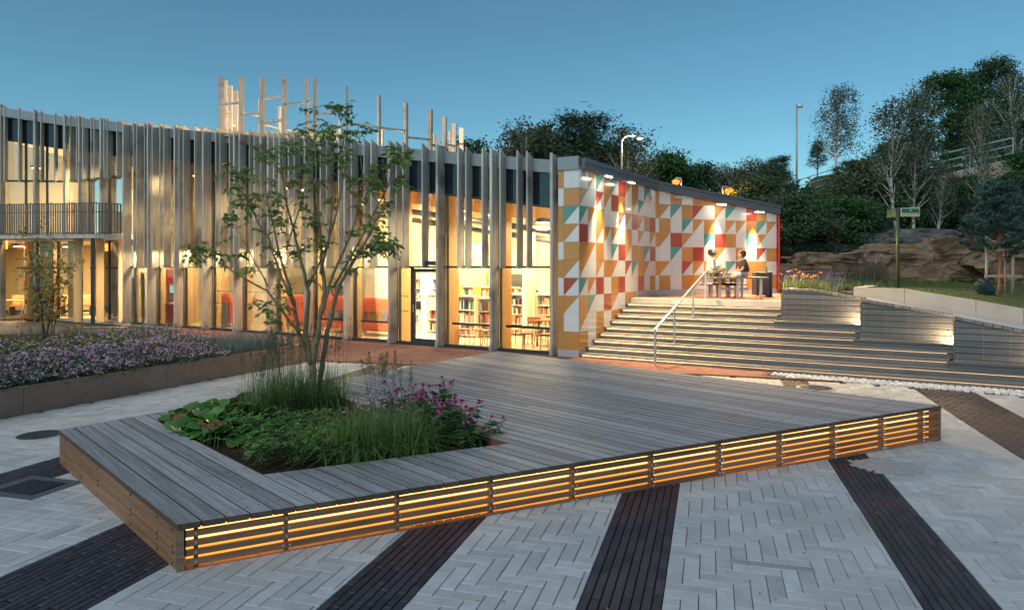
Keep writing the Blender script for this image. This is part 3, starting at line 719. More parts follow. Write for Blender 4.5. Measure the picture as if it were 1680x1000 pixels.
def fin(name, s, z0, th, dep, Ff=F, zt=ztop, out=0.0):
    a = Ff(s, 0); d = (Ff(s-1, 0)-a).normalized(); n = (Ff(s, 1)-a).normalized(); zt_ = zt(s)
    pts = [a-n*out, a-n*out+d*th, a+n*dep+d*th, a+n*dep]; c = Vector((a.x, a.y, z0))
    m = MB(); m.hexa([(p.x, p.y, z0) for p in pts], [(pts[0].x, pts[0].y, zt_), (pts[1].x, pts[1].y, zt_-.01), (pts[2].x, pts[2].y, zt_-.14), (pts[3].x, pts[3].y, zt_-.13)])
    return link(name, m.mesh(name, ['fin_wood'], c), lib, c)
for s in PS: fin('facade_post', s, .02, .075, .30, out=.04)
for p in fins_px: fin('facade_fin', s_px(p), 2.24, .046, .28)
for s in PS:
    p = F(s-.037, -.02); MB().cbox((p.x, p.y, .09), (.085, .1, .16), ang_u).build('post_shoe', 'galv', lib)
def fbox(s0, s1, o0, o1, z0, z1): return [F(s0, o0), F(s1, o0), F(s1, o1), F(s0, o1)], z0, z1
GO = .07
SHIFT = {'mullion', 'transom', 'sill', 'window_pane', 'spandrel_panel', 'door_frame', 'door_pane', 'timber_column', 'barrier_rail', 'fascia'}
def fpart(name, s0, s1, o0, o1, z0, z1, m_, parent=None):
    if name in SHIFT: o0 += GO; o1 += GO
    b = MB().prism(*fbox(s0, s1, o0, o1, z0, z1)); return b.build(name, m_, parent or lib)
def fslope(name, s0, s1, o0, o1, f0, f1, m_, parent=None):
    if name in SHIFT: o0 += GO; o1 += GO
    m = MB(); m.hexa([F(s1, o0, f0(s1)), F(s0, o0, f0(s0)), F(s0, o1, f0(s0)), F(s1, o1, f0(s1))], [F(s1, o0, f1(s1)), F(s0, o0, f1(s0)), F(s0, o1, f1(s0)), F(s1, o1, f1(s1))]); return m.build(name, m_, parent or lib)
SR = (FA-P0).dot(-U)                                               # right end of the facade line (negative)
fslope('fascia', -.74, PS[5], .15, .30, lambda s: ztop(s)-.50, lambda s: ztop(s)-.16, 'fascia')
fslope('fascia', PS[5]+.004, SL+.2, .15, .30, lambda s: ztop(s)-.50, lambda s: ztop(s)-.16, 'fascia')
def zglass(s): return ztop(s)-1.42
for i in range(len(PS)-1):                                          # bay i lies between post i and post i+1
    a, b = PS[i]+.0, PS[i+1]
    fslope('spandrel_panel', a+.03, (a+b)/2-.01, .262, .285, lambda s: zglass(s)+.06, lambda s: ztop(s)-.45, 'spandrel')
    fslope('spandrel_panel', (a+b)/2+.01, b-.04, .262, .285, lambda s: zglass(s)+.06, lambda s: ztop(s)-.45, 'spandrel')
    fslope('mullion', a+.0, b, .24, .32, lambda s: zglass(s), lambda s: zglass(s)+.055, 'frame_dark')
    fpart('mullion', a-.065, a-.0, .235, .33, .03, zglass(a)+.9, 'frame_dark')
    fpart('transom', a+.004, b-.08, .18, .33, 2.245, 2.305, 'frame_dark')
    fpart('sill', a+.004, b-.08, .2, .34, .0, .065, 'frame_dark')
    fslope('window_pane', a+.0, b-.07, .285, .295, lambda s: 2.31, zglass, 'glass_clear')
    if i != 2: fpart('window_pane', a+.0, b-.07, .285, .295, .066, 2.244, 'glass_clear')
    fslope('timber_column', a-.10, a+.08, .40, .40+(.5 if i < 4 else .2), lambda s: .0, lambda s: zglass(s)+.3, 'clt')
# door bay
a, b = PS[2], PS[3]
dm = a+(b-a)*.66
fpart('window_pane', dm+.02, b-.07, .285, .295, .066, 2.244, 'glass_clear')
fpart('mullion', dm-.04, dm+.02, .24, .34, .03, 2.245, 'frame_dark')
door = T('glass_door'); door.parent = lib; ORG[door.name] = Vector((*F(dm, .3), 0)); door.location = ORG[door.name]-org(lib)
for args in ((dm-.13, dm-.045, 0.04, 2.23), (a+.07, a+.15, 0.04, 2.23), (a+.151, dm-.131, .04, .17), (a+.151, dm-.131, 2.12, 2.23)):
    fpart('door_frame', args[0], args[1], .25, .31, args[2], args[3], 'frame_dark', door)
fpart('door_pane', a+.15, dm-.13, .275, .285, .17, 2.12, 'glass_clear', door)
p = F(dm-.09, .30); MB().cbox((p.x, p.y, 1.05), (.03, .03, .22), ang_u).build('handle', 'steel_brushed', door)
def vinyl(s0, s1, z, o=.34):                                       # row of small black triangles stuck on the glass
    m = MB(); n = int((s1-s0)/.075)
    for i in range(n):
        s = s0+i*.075; h = .045+.02*((i*7) % 3)/2; fl = (i*5 % 7) < 3
        q = [F(s, o, z), F(s+.055, o, z), F(s+(0.0 if fl else .055), o, z-h)]
        if (i*3) % 5: m.add(q, [(0, 1, 2)])
    return m.build('vinyl_marks', 'black_vinyl', lib, kind='stuff')
for z in (1.42, .98):
    vinyl(a+.16, dm-.14, z); vinyl(dm+.05, b-.1, z)
    for i in (6, 7): vinyl(PS[i]+.05, PS[i+1]-.12, z)
vinyl(PS[5]+.1, PS[6]-.2, 1.42)
MB().prism([F(a+.1, .12), F(a+.5, .12), F(a+.5, .30), F(a+.1, .30)], 2.32, 2.45).build('door_operator', 'frame_dark', lib)
# shelf rails just inside the glass
for i in (0, 1): fpart('barrier_rail', PS[i]+.15, PS[i+1]-.25, .34, .40, .62, .69, 'frame_dark')
# roof, inner walls, floor
fslope('roof', -.70, SL+.6, .27, 9.3, lambda s: ztop(s)-.40, lambda s: ztop(s)-.18, 'roof_grey')
rp = [(P0+NIN*.1, 4.9), (P1, 4.9), (P2, 4.27), (P2+V2(-1.5, 4), 4.2), (F(-.6, 9), 4.85)]
MB().hexa([(*p, z-.16) for p, z in rp], [(*p, z) for p, z in rp]).build('roof', 'roof_grey', lib)
fslope('ceiling', -.72, SL+.6, .34, 9.2, lambda s: zglass(s)+.05, lambda s: zglass(s)+.10, 'ceiling_timber')
fpart('inner_floor', -.7, SL+9, .345, 9.2, -.12, .0, 'floor_lino')
fslope('inner_wall', -.7, SL+.6, 9.2, 9.35, lambda s: -.1, lambda s: ztop(s)-.3, 'cream')
MB().prism([P0-U*.25+NIN*.3, P0-U*.02+NIN*.3, P1-V2(.1, 0), P1+V2(-.3, .2), F(-.7, 9.3), F(-.5, 9.3)], -.1, 4.9).build('inner_wall', 'cream', lib)
for k in range(9):
    s = .4+k*2.2; fslope('ceiling_beam', s-.09, s+.09, .9, 9.0, lambda q: zglass(q)-.38, lambda q: zglass(q)+.048, 'clt')
for o, z in ((2.4, -.65), (3.3, -.95)):
    m = MB(); m.tube([F(s, o, zglass(s)+z) for s in np.linspace(.2, SL, 12)], .10, 10); m.build('duct', 'frame_dark', lib, smooth=True)
for i, (px, o) in enumerate(((700, 3.4), (868, 3.2), (825, 4.6), (610, 3.2), (520, 3.5), (455, 3.0), (398, 3.2))):
    r_ = (px-CX)/FPX; q = FA+NIN*o; s = (q.x-r_*q.y)/(U.x-r_*U.y); p = F(s, o)
    MB().lathe([(.21, 0), (.21, zglass(s)+.04)], (p.x, p.y, 0), 20).build('round_column', 'cream_white', lib, smooth=False)
# coloured inner walls
def s_in(px, o):
    r_ = (px-CX)/FPX; q = FA+NIN*o; return (q.x-r_*q.y)/(U.x-r_*U.y)
def ipanel(name, px0, px1, o, z0, z1, m_, th=.1): return fpart(name, s_in(px1, o), s_in(px0, o), o, o+th, z0, z1, m_)
ipanel('green_wall', 752, 800, 7.2, 0, 3.2, 'green_wall'); ipanel('green_wall', 826, 876, 7.0, 0, 2.9, 'green_wall'); ipanel('cream_wall', 884, 910, 5.0, 0, 4.4, 'cream')
ipanel('doorway', 780, 797, 7.1, 0, 2.1, 'birch_ply', .06); ipanel('doorway', 834, 862, 6.9, 0, 2.1, 'birch_ply', .06); ipanel('doorway_dark', 838, 858, 6.86, 0, 2.0, 'frame_dark', .02)
ipanel('inner_partition', 562, 640, 6.0, 0, 3.0, 'cream_white'); ipanel('timber_partition', 300, 322, 2.0, 0, 4.6, 'clt', .1); ipanel('timber_partition', 452, 470, 2.2, 0, 4.6, 'clt', .1)
ipanel('screen_wall', 345, 372, 1.9, 0, 2.6, 'clt', .1); ipanel('red_wall', 255, 288, 1.0, .02, 2.2, 'red_paint', .1)
ipanel('cream_wall', 398, 440, 2.6, 0, 4.2, 'cream_white'); ipanel('cream_wall', 318, 396, 3.2, 0, 5.0, 'cream'); ipanel('cream_wall', 204, 256, 1.7, 0, 5.6, 'cream_white')
p = F(s_in(288, .97), .97); 
ORD = ['first', 'second', 'third', 'fourth', 'fifth', 'sixth', 'seventh', 'eighth', 'ninth', 'tenth', 'eleventh', 'twelfth']
# added fill lamps in pendant form, close behind the glass, brightening the left bays
for i in range(3, 11):
    sm_ = (PS[i]+PS[i+1])/2; p = F(sm_, .78, 2.95)
    lp = T('fill_pendant', '%s added fill lamp behind the glass counting left from the door' % ORD[i-3], 'lamp', p, group='added fill lamps behind the glass')
    MB().lathe([(.13, 0), (.15, .02), (.08, .12), (.02, .14)], p, 16).build('shade', 'cream_white', lp); MB().lathe([(.12, -.01), (.12, -.003)], p, 16).build('diffuser', 'lamp_warm', lp)
    MB().tube([p+Vector((0, 0, .14)), Vector((p.x, p.y, zglass(sm_)+.05))], .006, 5).build('cord', 'frame_dark', lp)
    light('lamp_light', 'AREA', lp, p-Vector((0, 0, .03)), 280, (1, .74, .40), size=.3)
# ceiling lamps
for k, (px, o, e) in enumerate(((890, 2.4, 1), (800, 3.6, 1), (740, 2.0, .8), (660, 3.8, 1), (590, 2.2, .9), (530, 4.0, 1), (470, 2.0, .8), (415, 3.0, 1), (360, 3.0, .9), (315, 1.2, .6), (270, 2.6, .8), (228, 1.6, .7), (880, 6.2, 1), (760, 6.5, 1), (620, 7.0, 1), (500, 7.2, 1))):
    s = s_in(px, o); p = F(s, o, zglass(s)-.42)
    lp = T('ceiling_lamp', '%s round ceiling lamp counted from the tiled wall in the %s row' % (ORD[[0, 1, 2, 3, 4, 5, 6, 7, 8, 9, 10, 11, 0, 1, 2, 3][k]], 'front' if k < 12 else 'rear'), 'lamp', p, group='ceiling lamps inside the library')
    MB().lathe([(.20, 0), (.24, .03), (.24, .10), (.1, .14)], p, 20).build('housing', 'frame_dark', lp)
    MB().lathe([(.19, -.012), (.19, -.004)], p, 20).build('diffuser', 'lamp_warm', lp)
    light('lamp_light', 'AREA', lp, p-Vector((0, 0, .03)), 270*e, (1, .73, .39), size=.42)
# ---------------------------------------------------------------- tiled walls
CODE = {'W': 'tile_white', 'O': 'tile_orange', 'R': 'tile_red', 'T': 'tile_teal'}
TH, TZ0 = .455, .186
def tiled_wall(a, b, cols, widths, rows_from_top, zcut=None, zfloor=None, label=None):
    d = (b-a).normalized(); n = V2(d.y, -d.x); wall = T('tiled_wall'); wall.parent = lib
    ORG[wall.name] = Vector((a.x, a.y, 0)); wall.location = ORG[wall.name]-org(lib)
    if label: wall['label'] = label
    tot = sum(widths)
    if zcut: top0, top1 = zcut
    else: top0 = top1 = TZ0+10*TH
    lo = zfloor or 0.0
    m = MB(); m.hexa([(a.x, a.y, lo), (b.x, b.y, lo), (b.x-n.x*.2, b.y-n.y*.2, lo), (a.x-n.x*.2, a.y-n.y*.2, lo)], [(a.x, a.y, top0+.1), (b.x, b.y, top1+.1), (b.x-n.x*.2, b.y-n.y*.2, top1+.1), (a.x-n.x*.2, a.y-n.y*.2, top0+.1)])
    m.build('backing', 'grout', wall)
    h = 0.0; gp = .0022
    for c, (codes, w) in enumerate(zip(cols, widths)):
        for r_, ch in enumerate(codes):
            z1 = TZ0+10*TH-r_*TH; z0 = z1-TH
            if zfloor and z1 < zfloor+.05: continue
            rect = [V2(h+gp, z0+gp), V2(h+w-gp, z0+gp), V2(h+w-gp, z1-gp), V2(h+gp, z1-gp)]
            if ch.isupper(): todo = [(rect, CODE[ch])]
            else:
                todo = [([V2(h+gp, z0+gp*2.5), V2(h+w-gp*2.5, z1-gp), V2(h+gp, z1-gp)], CODE[ch.upper()]), ([V2(h+gp*2.5, z0+gp), V2(h+w-gp, z0+gp), V2(h+w-gp, z1-gp*2.5)], 'tile_white')]
            for poly, mt in todo:
                if zcut:
                    dv = V2(tot, top1-top0).normalized(); poly = clip(poly, V2(0, top0), V2(-dv.y, dv.x))
                if len(poly) < 3: continue
                q = [a+d*p.x for p in poly]; base = Vector((q[0].x, q[0].y, z0)); tl = rng.uniform(-.0012, .0012)
                mm = MB(); mm.hexa([(q[i].x, q[i].y, poly[i].y) for i in range(len(poly))], [(q[i].x+n.x*(.012+tl), q[i].y+n.y*(.012+tl), poly[i].y) for i in range(len(poly))])
                link('tile', mm.mesh('tile', [mt], base), wall, base)
        h += w
    return wall
side_cols = ['WotROotOoO', 'oWoWoWotWW', 'trOoOoRWOO', 'OoWoWOWRWO', 'tRWotoOoOW', 'ROrWRWRWOW', 'oWoOorWOWO', 'OoRWOtWOWW', 'WtooOORWOO', 'tWOWtoWOWW', 'oWRoRWOWOO']
SW = (P1-P0).length
tiled_wall(P0, P1, side_cols, [SW/11]*11, 0, zfloor=None)
front_cols = ['OWOOWOWOOO', 'WOtoOoroWO']
fw0 = F(.012-.0, .0); 
fa0 = FA+U*.14
FW = (P0-fa0).length
tiled_wall(fa0, P0, front_cols, [FW*.27, FW*.73], 0)
back_cols = ['OOWOWOW', 'WoOoWoO', 'OtWRtWW', 'WOtoOrO', 'OroWRoo', 'OWOtWOW', 'OoWRoWO', 'OtoOWtW', 'OWoWoRW', 'OROtWOO', 'OOtorOO', 'OWoWOWO']
BWL = (P2-P1).length
tiled_wall(P1, P2, back_cols, [.14]+[(BWL-.14)/11]*11, 0, zcut=(4.72, 4.07), zfloor=TERZ+.16)
# plinths, fascias along the tiled walls
def wallbox(a, b, o0, o1, za0, zb0, za1, zb1, name, m_, ext=0.0):
    d = (b-a).normalized(); n = V2(d.y, -d.x); a = a-d*ext; b = b+d*ext
    A_, B_, C_, D_ = a+n*o1, b+n*o1, b+n*o0, a+n*o0
    return MB().hexa([(A_.x, A_.y, za0), (B_.x, B_.y, zb0), (C_.x, C_.y, zb0), (D_.x, D_.y, za0)], [(A_.x, A_.y, za1), (B_.x, B_.y, zb1), (C_.x, C_.y, zb1), (D_.x, D_.y, za1)]).build(name, m_, lib)
wallbox(fa0, P0, -.19, .028, 0, 0, .183, .183, 'plinth', 'plinth'); wallbox(P1, P2, -.19, .028, TERZ-.1, TERZ-.1, TERZ+.157, TERZ+.157, 'plinth', 'plinth')
wallbox(P0+VV*3.72, P1, -.19, .028, 1.30, 1.30, TERZ+.157, TERZ+.157, 'plinth', 'plinth')
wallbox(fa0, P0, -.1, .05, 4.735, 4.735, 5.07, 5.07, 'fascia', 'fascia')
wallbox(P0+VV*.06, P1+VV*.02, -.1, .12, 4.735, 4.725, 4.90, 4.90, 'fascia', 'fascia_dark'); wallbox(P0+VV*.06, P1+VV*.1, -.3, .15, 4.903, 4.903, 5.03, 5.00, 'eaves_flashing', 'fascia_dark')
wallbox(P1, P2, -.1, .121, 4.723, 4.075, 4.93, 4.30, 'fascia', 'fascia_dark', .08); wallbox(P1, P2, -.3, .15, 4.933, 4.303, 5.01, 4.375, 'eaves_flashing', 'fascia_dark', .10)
d_ = (P2-P1).normalized(); n_ = V2(d_.y, -d_.x)
m = MB(); p = P2+d_*.05+n_*.06; m.tube([(p.x, p.y, TERZ), (p.x, p.y, 4.05)], .045, 8); m.cbox((p.x+.05, p.y, 3.65), (.14, .1, .06)); m.build('downpipe', 'red_paint', lib)
wallbox(P2-d_*.0, P2+d_*.03, -3.5, .0, .5, .5, 4.0, 4.0, 'end_wall', 'red_paint')
# wall lamps and camera under the eaves
def wall_lamp(px, wall_a, wall_b, ze, lit, label):
    d = (wall_b-wall_a).normalized(); n = V2(d.y, -d.x); r_ = (px-CX)/FPX; q = wall_a+n*.33
    s = (q.x-r_*q.y)/(r_*d.y-d.x); p = q+d*s; z = ze-.03; w = p-n*.32
    lp = T('wall_lamp', label, 'lamp', (p.x, p.y, z), group='bar lamps under the eaves of the tiled wall')
    m = MB(); m.bar((w.x, w.y, z+.03), (p.x, p.y, z+.02), .03, .03); m.build('arm', 'steel_brushed', lp)
    a3, b3 = p-d*.17, p+d*.17
    MB().bar((a3.x, a3.y, z), (b3.x, b3.y, z), .09, .045).build('housing', 'steel_brushed', lp)
    MB().bar((a3.x, a3.y, z-.028), (b3.x, b3.y, z-.028), .07, .008).build('diffuser', 'lamp_spot' if lit else 'paper', lp)
    if lit:
        tgt = Vector((p.x-n.x*.5, p.y-n.y*.5, z-3.2)); src = Vector((p.x, p.y, z-.06)); rot = (src-tgt).to_track_quat('Z', 'Y').to_euler()
        tg2 = Vector((p.x-n.x*.16, p.y-n.y*.16, z-3.2)); r2_ = (src-tg2).to_track_quat('Z', 'Y').to_euler()
        light('beam', 'SPOT', lp, src-Vector((n.x, n.y, 0))*.08, lit*1.5, (1, .80, .52), r2_, .04, R(46), 1.0)
        light('lamp_light', 'SPOT', lp, src+Vector((n.x, n.y, 0))*.06, lit*2.7, (1, .66, .31), (Vector((-n.x*.75, -n.y*.75, 1))).to_track_quat('Z', 'Y').to_euler(), .05, R(110), .9)
wall_lamp(999, P0, P1, 4.70, 420, 'lit bar lamp under the eaves nearest the building corner'); wall_lamp(1036, P0, P1, 4.70, 420, 'second lit bar lamp along the receding tiled wall')
wall_lamp(1116, P1, P2, 4.52, 0, 'unlit bar lamp under the sloping eaves'); wall_lamp(1184, P1, P2, 4.36, 420, 'lit bar lamp above the seated people'); wall_lamp(1246, P1, P2, 4.16, 420, 'lit bar lamp nearest the red downpipe')
q = P0+VV*4.75; n0 = V2(VV.y, -VV.x); p = q+n0*.14
cc = T('security_camera', 'small dome security camera under the eaves at the inner wall corner', 'camera', (p.x, p.y, 4.55))
MB().bar((q.x, q.y, 4.66), (p.x, p.y, 4.66), .05, .05).build('bracket', 'sign_white', cc)
MB().lathe([(.02, -.13), (.07, -.10), (.085, -.03), (.085, .05), (.03, .09)], (p.x, p.y, 4.55), 14).build('dome', 'sign_white', cc, smooth=True)
# ---------------------------------------------------------------- left wing with the balcony
WL, WM, WQ, WZ = F(SL), V2(-19.2, 29.3), V2(-21.8, 29.1), V2(-31, 28.6)
def wing_line(a, b):
    d = (a-b).normalized(); n = V2(-d.y, d.x)
    if n.y < 0: n = -n
    def G(s, o=0.0): return a-d*s+n*o
    return G
def wing_zt(a, b, za, zb):
    Ln = (b-a).length; return lambda s: za+(zb-za)*s/Ln
for (a, b, za, zb, pxs, pst) in ((WL, WM, 8.15, 8.83, (114.2, 124.6, 135, 148.4, 153.5, 169.7, 175, 191), (129.4, 164.7)), (WM, WQ, 8.83, 9.2, (5.6, 29.4, 65.8, 88.5), (104.2, 55.2))):
    G = wing_line(a, b); zt = wing_zt(a, b, za, zb); d = (a-b).normalized()
    def sp(px):
        r_ = (px-CX)/FPX; return (a.x-r_*a.y)/(d.x-r_*d.y)
    Ln = (b-a).length
    for px in pxs: fin('facade_fin', sp(px), 5.9, .05, .22, G, zt)
    for px in pst: fin('facade_post', sp(px), 3.6, .09, .26, G, zt, .04)
    def wb_(name, s0, s1, o0, o1, z0, z1, m_):
        f0 = z0 if callable(z0) else (lambda s: z0); f1 = z1 if callable(z1) else (lambda s: z1); m = MB()
        q = [(s0, o0), (s1, o0), (s1, o1), (s0, o1)]
        return m.hexa([(*G(s, o), f0(s)) for s, o in q], [(*G(s, o), f1(s)) for s, o in q]).build(name, m_, lib)
    wb_('fascia', 0, Ln, .02, .26, lambda s: zt(s)-.5, lambda s: zt(s)-.12, 'fascia')
    wb_('spandrel_panel', .03, Ln-.03, .262, .29, lambda s: zt(s)-1.5, lambda s: zt(s)-.45, 'spandrel')
    wb_('transom', 0, Ln, .18, .33, 5.93, 6.0, 'frame_dark')
    for k in range(3):
        s0, s1 = Ln*k/3, Ln*(k+1)/3
        wb_('window_pane', s0+.05, s1-.05, .285, .295, 6.0, lambda s: zt(s)-1.5, 'glass_clear'); wb_('window_pane', s0+.05, s1-.05, .285, .295, 3.65, 5.93, 'glass_clear')
        wb_('mullion', s0-.035, s0+.035, .24, .33, 3.6, lambda s: zt(s)-1.5, 'frame_dark')
        wb_('window_pane', s0+.05, s1-.05, 1.1, 1.11, .06, 3.35, 'glass_clear'); wb_('mullion', s0-.04, s0+.04, 1.06, 1.15, 0, 3.4, 'frame_dark')
        wb_('timber_column', s0+.3, s0+.55, 1.25, 1.6, 0, 3.4, 'clt')
    wb_('transom', 0, Ln, 1.05, 1.16, 2.2, 2.26, 'frame_dark')
    wb_('roof', -.2, Ln+.2, .27, 9, lambda s: zt(s)-.4, lambda s: zt(s)-.2, 'roof_grey')
    wb_('ceiling', -.2, Ln+.2, .34, 9, lambda s: zt(s)-1.45, lambda s: zt(s)-1.4, 'cream_white')
G = wing_line(WQ, WZ)
MB().prism([WQ, WZ, WZ+V2(0, .3), WQ+V2(0, .3)], 0, 9.2).build('end_wall', 'fin_wood', lib)
MB().prism([WL+V2(.1, .35), WM+V2(0, .35), WZ+V2(0, .5), WZ+V2(0, 8), WL+V2(4, 8)], 3.40, 3.58).build('upper_floor', 'cream_white', lib)
MB().prism([V2(-34, 36), V2(-9, 36), V2(-9, 36.2), V2(-34, 36.2)], 0, 9.4).build('inner_wall', 'cream', lib)
MB().prism([WZ+V2(-.2, 0), WZ, WZ+V2(0, 8), WZ+V2(-.2, 8)], 0, 9.4).build('inner_wall', 'cream', lib)
MB().prism([WL+V2(.2, .6), WL+V2(.3, .6), V2(-9.5, 36), V2(-9.7, 36)], 0, 8).build('inner_wall', 'cream', lib)
BC, BR_, BLf = V2(-16.5, 27.0), WL+V2(-.15, .12), V2(-24, 28.2)
bal = T('balcony'); bal.parent = lib; ORG[bal.name] = Vector((*BC, 3.4)); bal.location = ORG[bal.name]-org(lib)
MB().prism([BC, BR_, WM, V2(-24, 29)], 3.42, 3.58).prism([BLf, BC, V2(-24, 29)], 3.42, 3.58).build('slab', 'fin_wood', bal)
for a, b in ((BC, BR_), (BC, BLf)):
    d = (b-a).normalized(); Ln = (b-a).length
    for z in (3.62, 4.46, 4.80): MB().bar((*(a+d*.02), z), (*(b-d*.02), z), .04, .03).build('rail', 'frame_dark', bal)
    k = 0; s = .05
    while s < Ln:
        p = a+d*s; nrm = V2(d.y, -d.x) if V2(d.y, -d.x).y < 0 else V2(-d.y, d.x)
        p = p+nrm*.03
        if k % 9: MB().cbox((p.x, p.y, 4.19), (.062, .022, 1.22), math.atan2(d.y, d.x)).build('baluster', 'step_wood', bal)
        else: MB().cbox((p.x, p.y, 4.2), (.03, .05, 1.28), math.atan2(d.y, d.x)).build('rail_post', 'frame_dark', bal)
        s += .105; k += 1
p = V2(-16.7, 27.2); MB().cbox((p.x, p.y, 1.7), (.12, .12, 3.42), .3).build('steel_column', 'steel_dark', bal)
for px, z0 in ((165, 0), (129, 0), (202, 0)):
    pt = at(px, 437, 28.0); MB().cbox((pt.x, pt.y, 1.72), (.28, .28, 3.4), .4).build('timber_column', 'clt', lib)
for k, (px, d, z, e) in enumerate(((60, 32, 6.9, 260), (165, 31, 6.6, 220), (30, 31, 3.2, 190), (110, 31.5, 3.2, 190), (175, 30.2, 3.2, 150))):
    pt = at(px, 437, d); pt.z = z
    lp = T('ceiling_lamp', ('upper floor ceiling lamp left in the balcony wing', 'upper floor ceiling lamp right in the balcony wing', 'ground floor ceiling lamp at the far left under the balcony', 'ground floor ceiling lamp in the middle under the balcony', 'ground floor ceiling lamp at the right under the balcony')[k], 'lamp', pt, group='ceiling lamps in the balcony wing')
    MB().lathe([(.2, 0), (.24, .03), (.24, .1), (.1, .14)], pt, 16).build('housing', 'frame_dark', lp); MB().lathe([(.19, -.012), (.19, -.004)], pt, 16).build('diffuser', 'lamp_warm', lp)
    light('lamp_light', 'AREA', lp, pt-Vector((0, 0, .03)), e, (1, .70, .34), size=.42)
# ---------------------------------------------------------------- roof crown of timber posts
CC, CR = V2(-6.8, 27.6), 4.75
crown = T('timber_post_ring', 'ring of upright timber posts joined by thin rails on the library roof', 'sculpture', (*CC, 6.6))
def ring_d(px, back):
    r_ = (px-CX)/FPX; A_ = r_*r_+1; B_ = -2*(r_*CC.x+CC.y); C_ = CC.length_squared-CR*CR; D = B_*B_-4*A_*C_
    D = math.sqrt(max(0, D)); return (-B_+(D if back else -D))/(2*A_)
front = [(363, 127, 0), (396, 127, 0), (430, 128, 0), (466, 128, 0), (503, 129, 0), (517, 129, 0), (569, 143, 0), (622, 157, 0), (666, 169, 0), (706, 180, 0), (729, 192, 0), (745, 203, 0), (757, 210, 0)]
backp = [(369, 132, 1), (378, 141, 1), (387, 149, 1), (427, 163, 1), (458, 175, 1), (557, 199, 1), (627, 210, 1), (713, 220, 1), (740, 214, 1)]
for grp in (front, backp):
    P = []
    for px, ty, bk in grp:
        d = ring_d(px, bk); p = at(px, ty, d); P.append(p)
        c2 = V2(p.x, p.y); an = math.atan2(c2.y-CC.y, c2.x-CC.x); zb = ztop((FA-c2).dot(U))-.45
        m = MB(); w, dd = .085, .045
        ring = [c2+V2(math.cos(an), math.sin(an))*a_*w+V2(-math.sin(an), math.cos(an))*b_*dd for a_, b_ in ((-1, -1), (1, -1), (1, 1), (-1, 1))]
        m.hexa([(q.x, q.y, zb) for q in ring], [(q.x, q.y, p.z) for q in ring]); m.build('post', 'fin_wood', crown)
    for i, (a, b) in enumerate(zip(P, P[1:])):
        for f in ((.45, .95) if grp is front and i < 7 else (.55,)):
            zm = [1.1, 1.45, .8, 1.0, .9, 1.25, 1.35, 1.0, 1.1, 1.15, .9, .7][i % 12]*(f/.5)
            if a.z-zm < 6.4: continue
            MB().bar((a.x, a.y, a.z-zm), (b.x, b.y, b.z-zm+.12), .07, .07).build('rail', 'fin_wood', crown)
for k, (x, y) in enumerate(((-9.6, 26.6), (-6.9, 26.2), (-4.2, 26.6), (-8.5, 29.0))):
    zb = ztop((FA-V2(x, y)).dot(U))-.1
    fl = T('roof_floodlight', ('front left', 'front middle', 'front right', 'rear')[k]+' floodlight on the roof inside the timber post ring', 'lamp', (x, y, zb), group='floodlights under the roof crown')
    MB().cbox((x, y, zb), (.16, .16, .2)).build('housing', 'frame_dark', fl); MB().cbox((x, y, zb+.11), (.13, .13, .015)).build('diffuser', 'lamp_warm', fl)
    light('lamp_light', 'POINT', fl, (x, y, zb+.22), 420 if k in (1, 2) else 170, (1, .60, .26), size=.08)
# ---------------------------------------------------------------- things inside the library
def IN(px, o, z=0.0):
    p = F(s_in(px, o), o); return Vector((p.x, p.y, z))
IA = ang_u
def bookcase(px, o, w, h, rows, label, rz=0.0, d=.34):
    t = T('bookcase', label, 'bookcase', IN(px, o), IA+rz, 'bookcases in the library')
    m = MB().box(-w/2, w/2, d-.02, d, 0, h).box(-w/2, -w/2+.025, 0, d, 0, h).box(w/2-.025, w/2, 0, d, 0, h).box(-w/2-.02, w/2+.02, -.02, d+.02, h+.001, h+.03)
    m.build('carcass', 'shelf_white', t, local=True)
    bk = MB(); hh = (h-.1)/rows
    for r_ in range(rows):
        z = .08+r_*hh; MB().box(-w/2+.026, w/2-.026, .01, d-.03, z-.02, z).build('shelf', 'shelf_white', t, local=True)
        x = -w/2+.04
        while x < w/2-.06:
            if rng.random() < .16: x += rng.uniform(.03, .12); continue
            tw = rng.uniform(.015, .05); bh = hh*rng.uniform(.55, .85); bk.box(x, x+tw-.002, .03+rng.uniform(0, .03), .25, z+.001, z+bh); x += tw
    bk.build('books', 'books', t, local=True, kind='stuff'); return t
bookcase(758, 2.6, 1.0, 1.32, 3, 'low white bookcase full of books right of the glass door'); bookcase(798, 2.9, .9, 1.25, 3, 'low white bookcase behind the red stools', .5); bookcase(775, 3.5, .5, 1.22, 3, 'bookcase end with a pink notice beside the stools', 1.57)
bookcase(842, 4.0, 1.3, 1.35, 4, 'white bookcase at the left of the reading table'); bookcase(876, 4.3, 1.5, 1.38, 4, 'white bookcase behind the reading table'); bookcase(902, 4.2, 1.0, 1.35, 4, 'white bookcase at the tiled end of the library')
bookcase(705, 3.2, 1.0, 1.3, 3, 'white bookcase seen through the glass door'); bookcase(690, 5.5, 1.6, 1.8, 5, 'tall bookcase deep behind the glass door'); bookcase(228, .75, .8, 2.0, 4, 'tall white display shelf left of the red return wall')
bookcase(545, 5.2, 1.6, 1.5, 4, 'bookcase deep behind the first red sofa'); bookcase(425, 2.6, 1.0, 1.5, 4, 'white bookcase near the dark litter bin')
bookcase(800, 6.0, 2.4, 1.5, 4, 'long bookcase in front of the green wall'); bookcase(870, 6.2, 2.2, 1.45, 4, 'long bookcase in front of the far doorways')
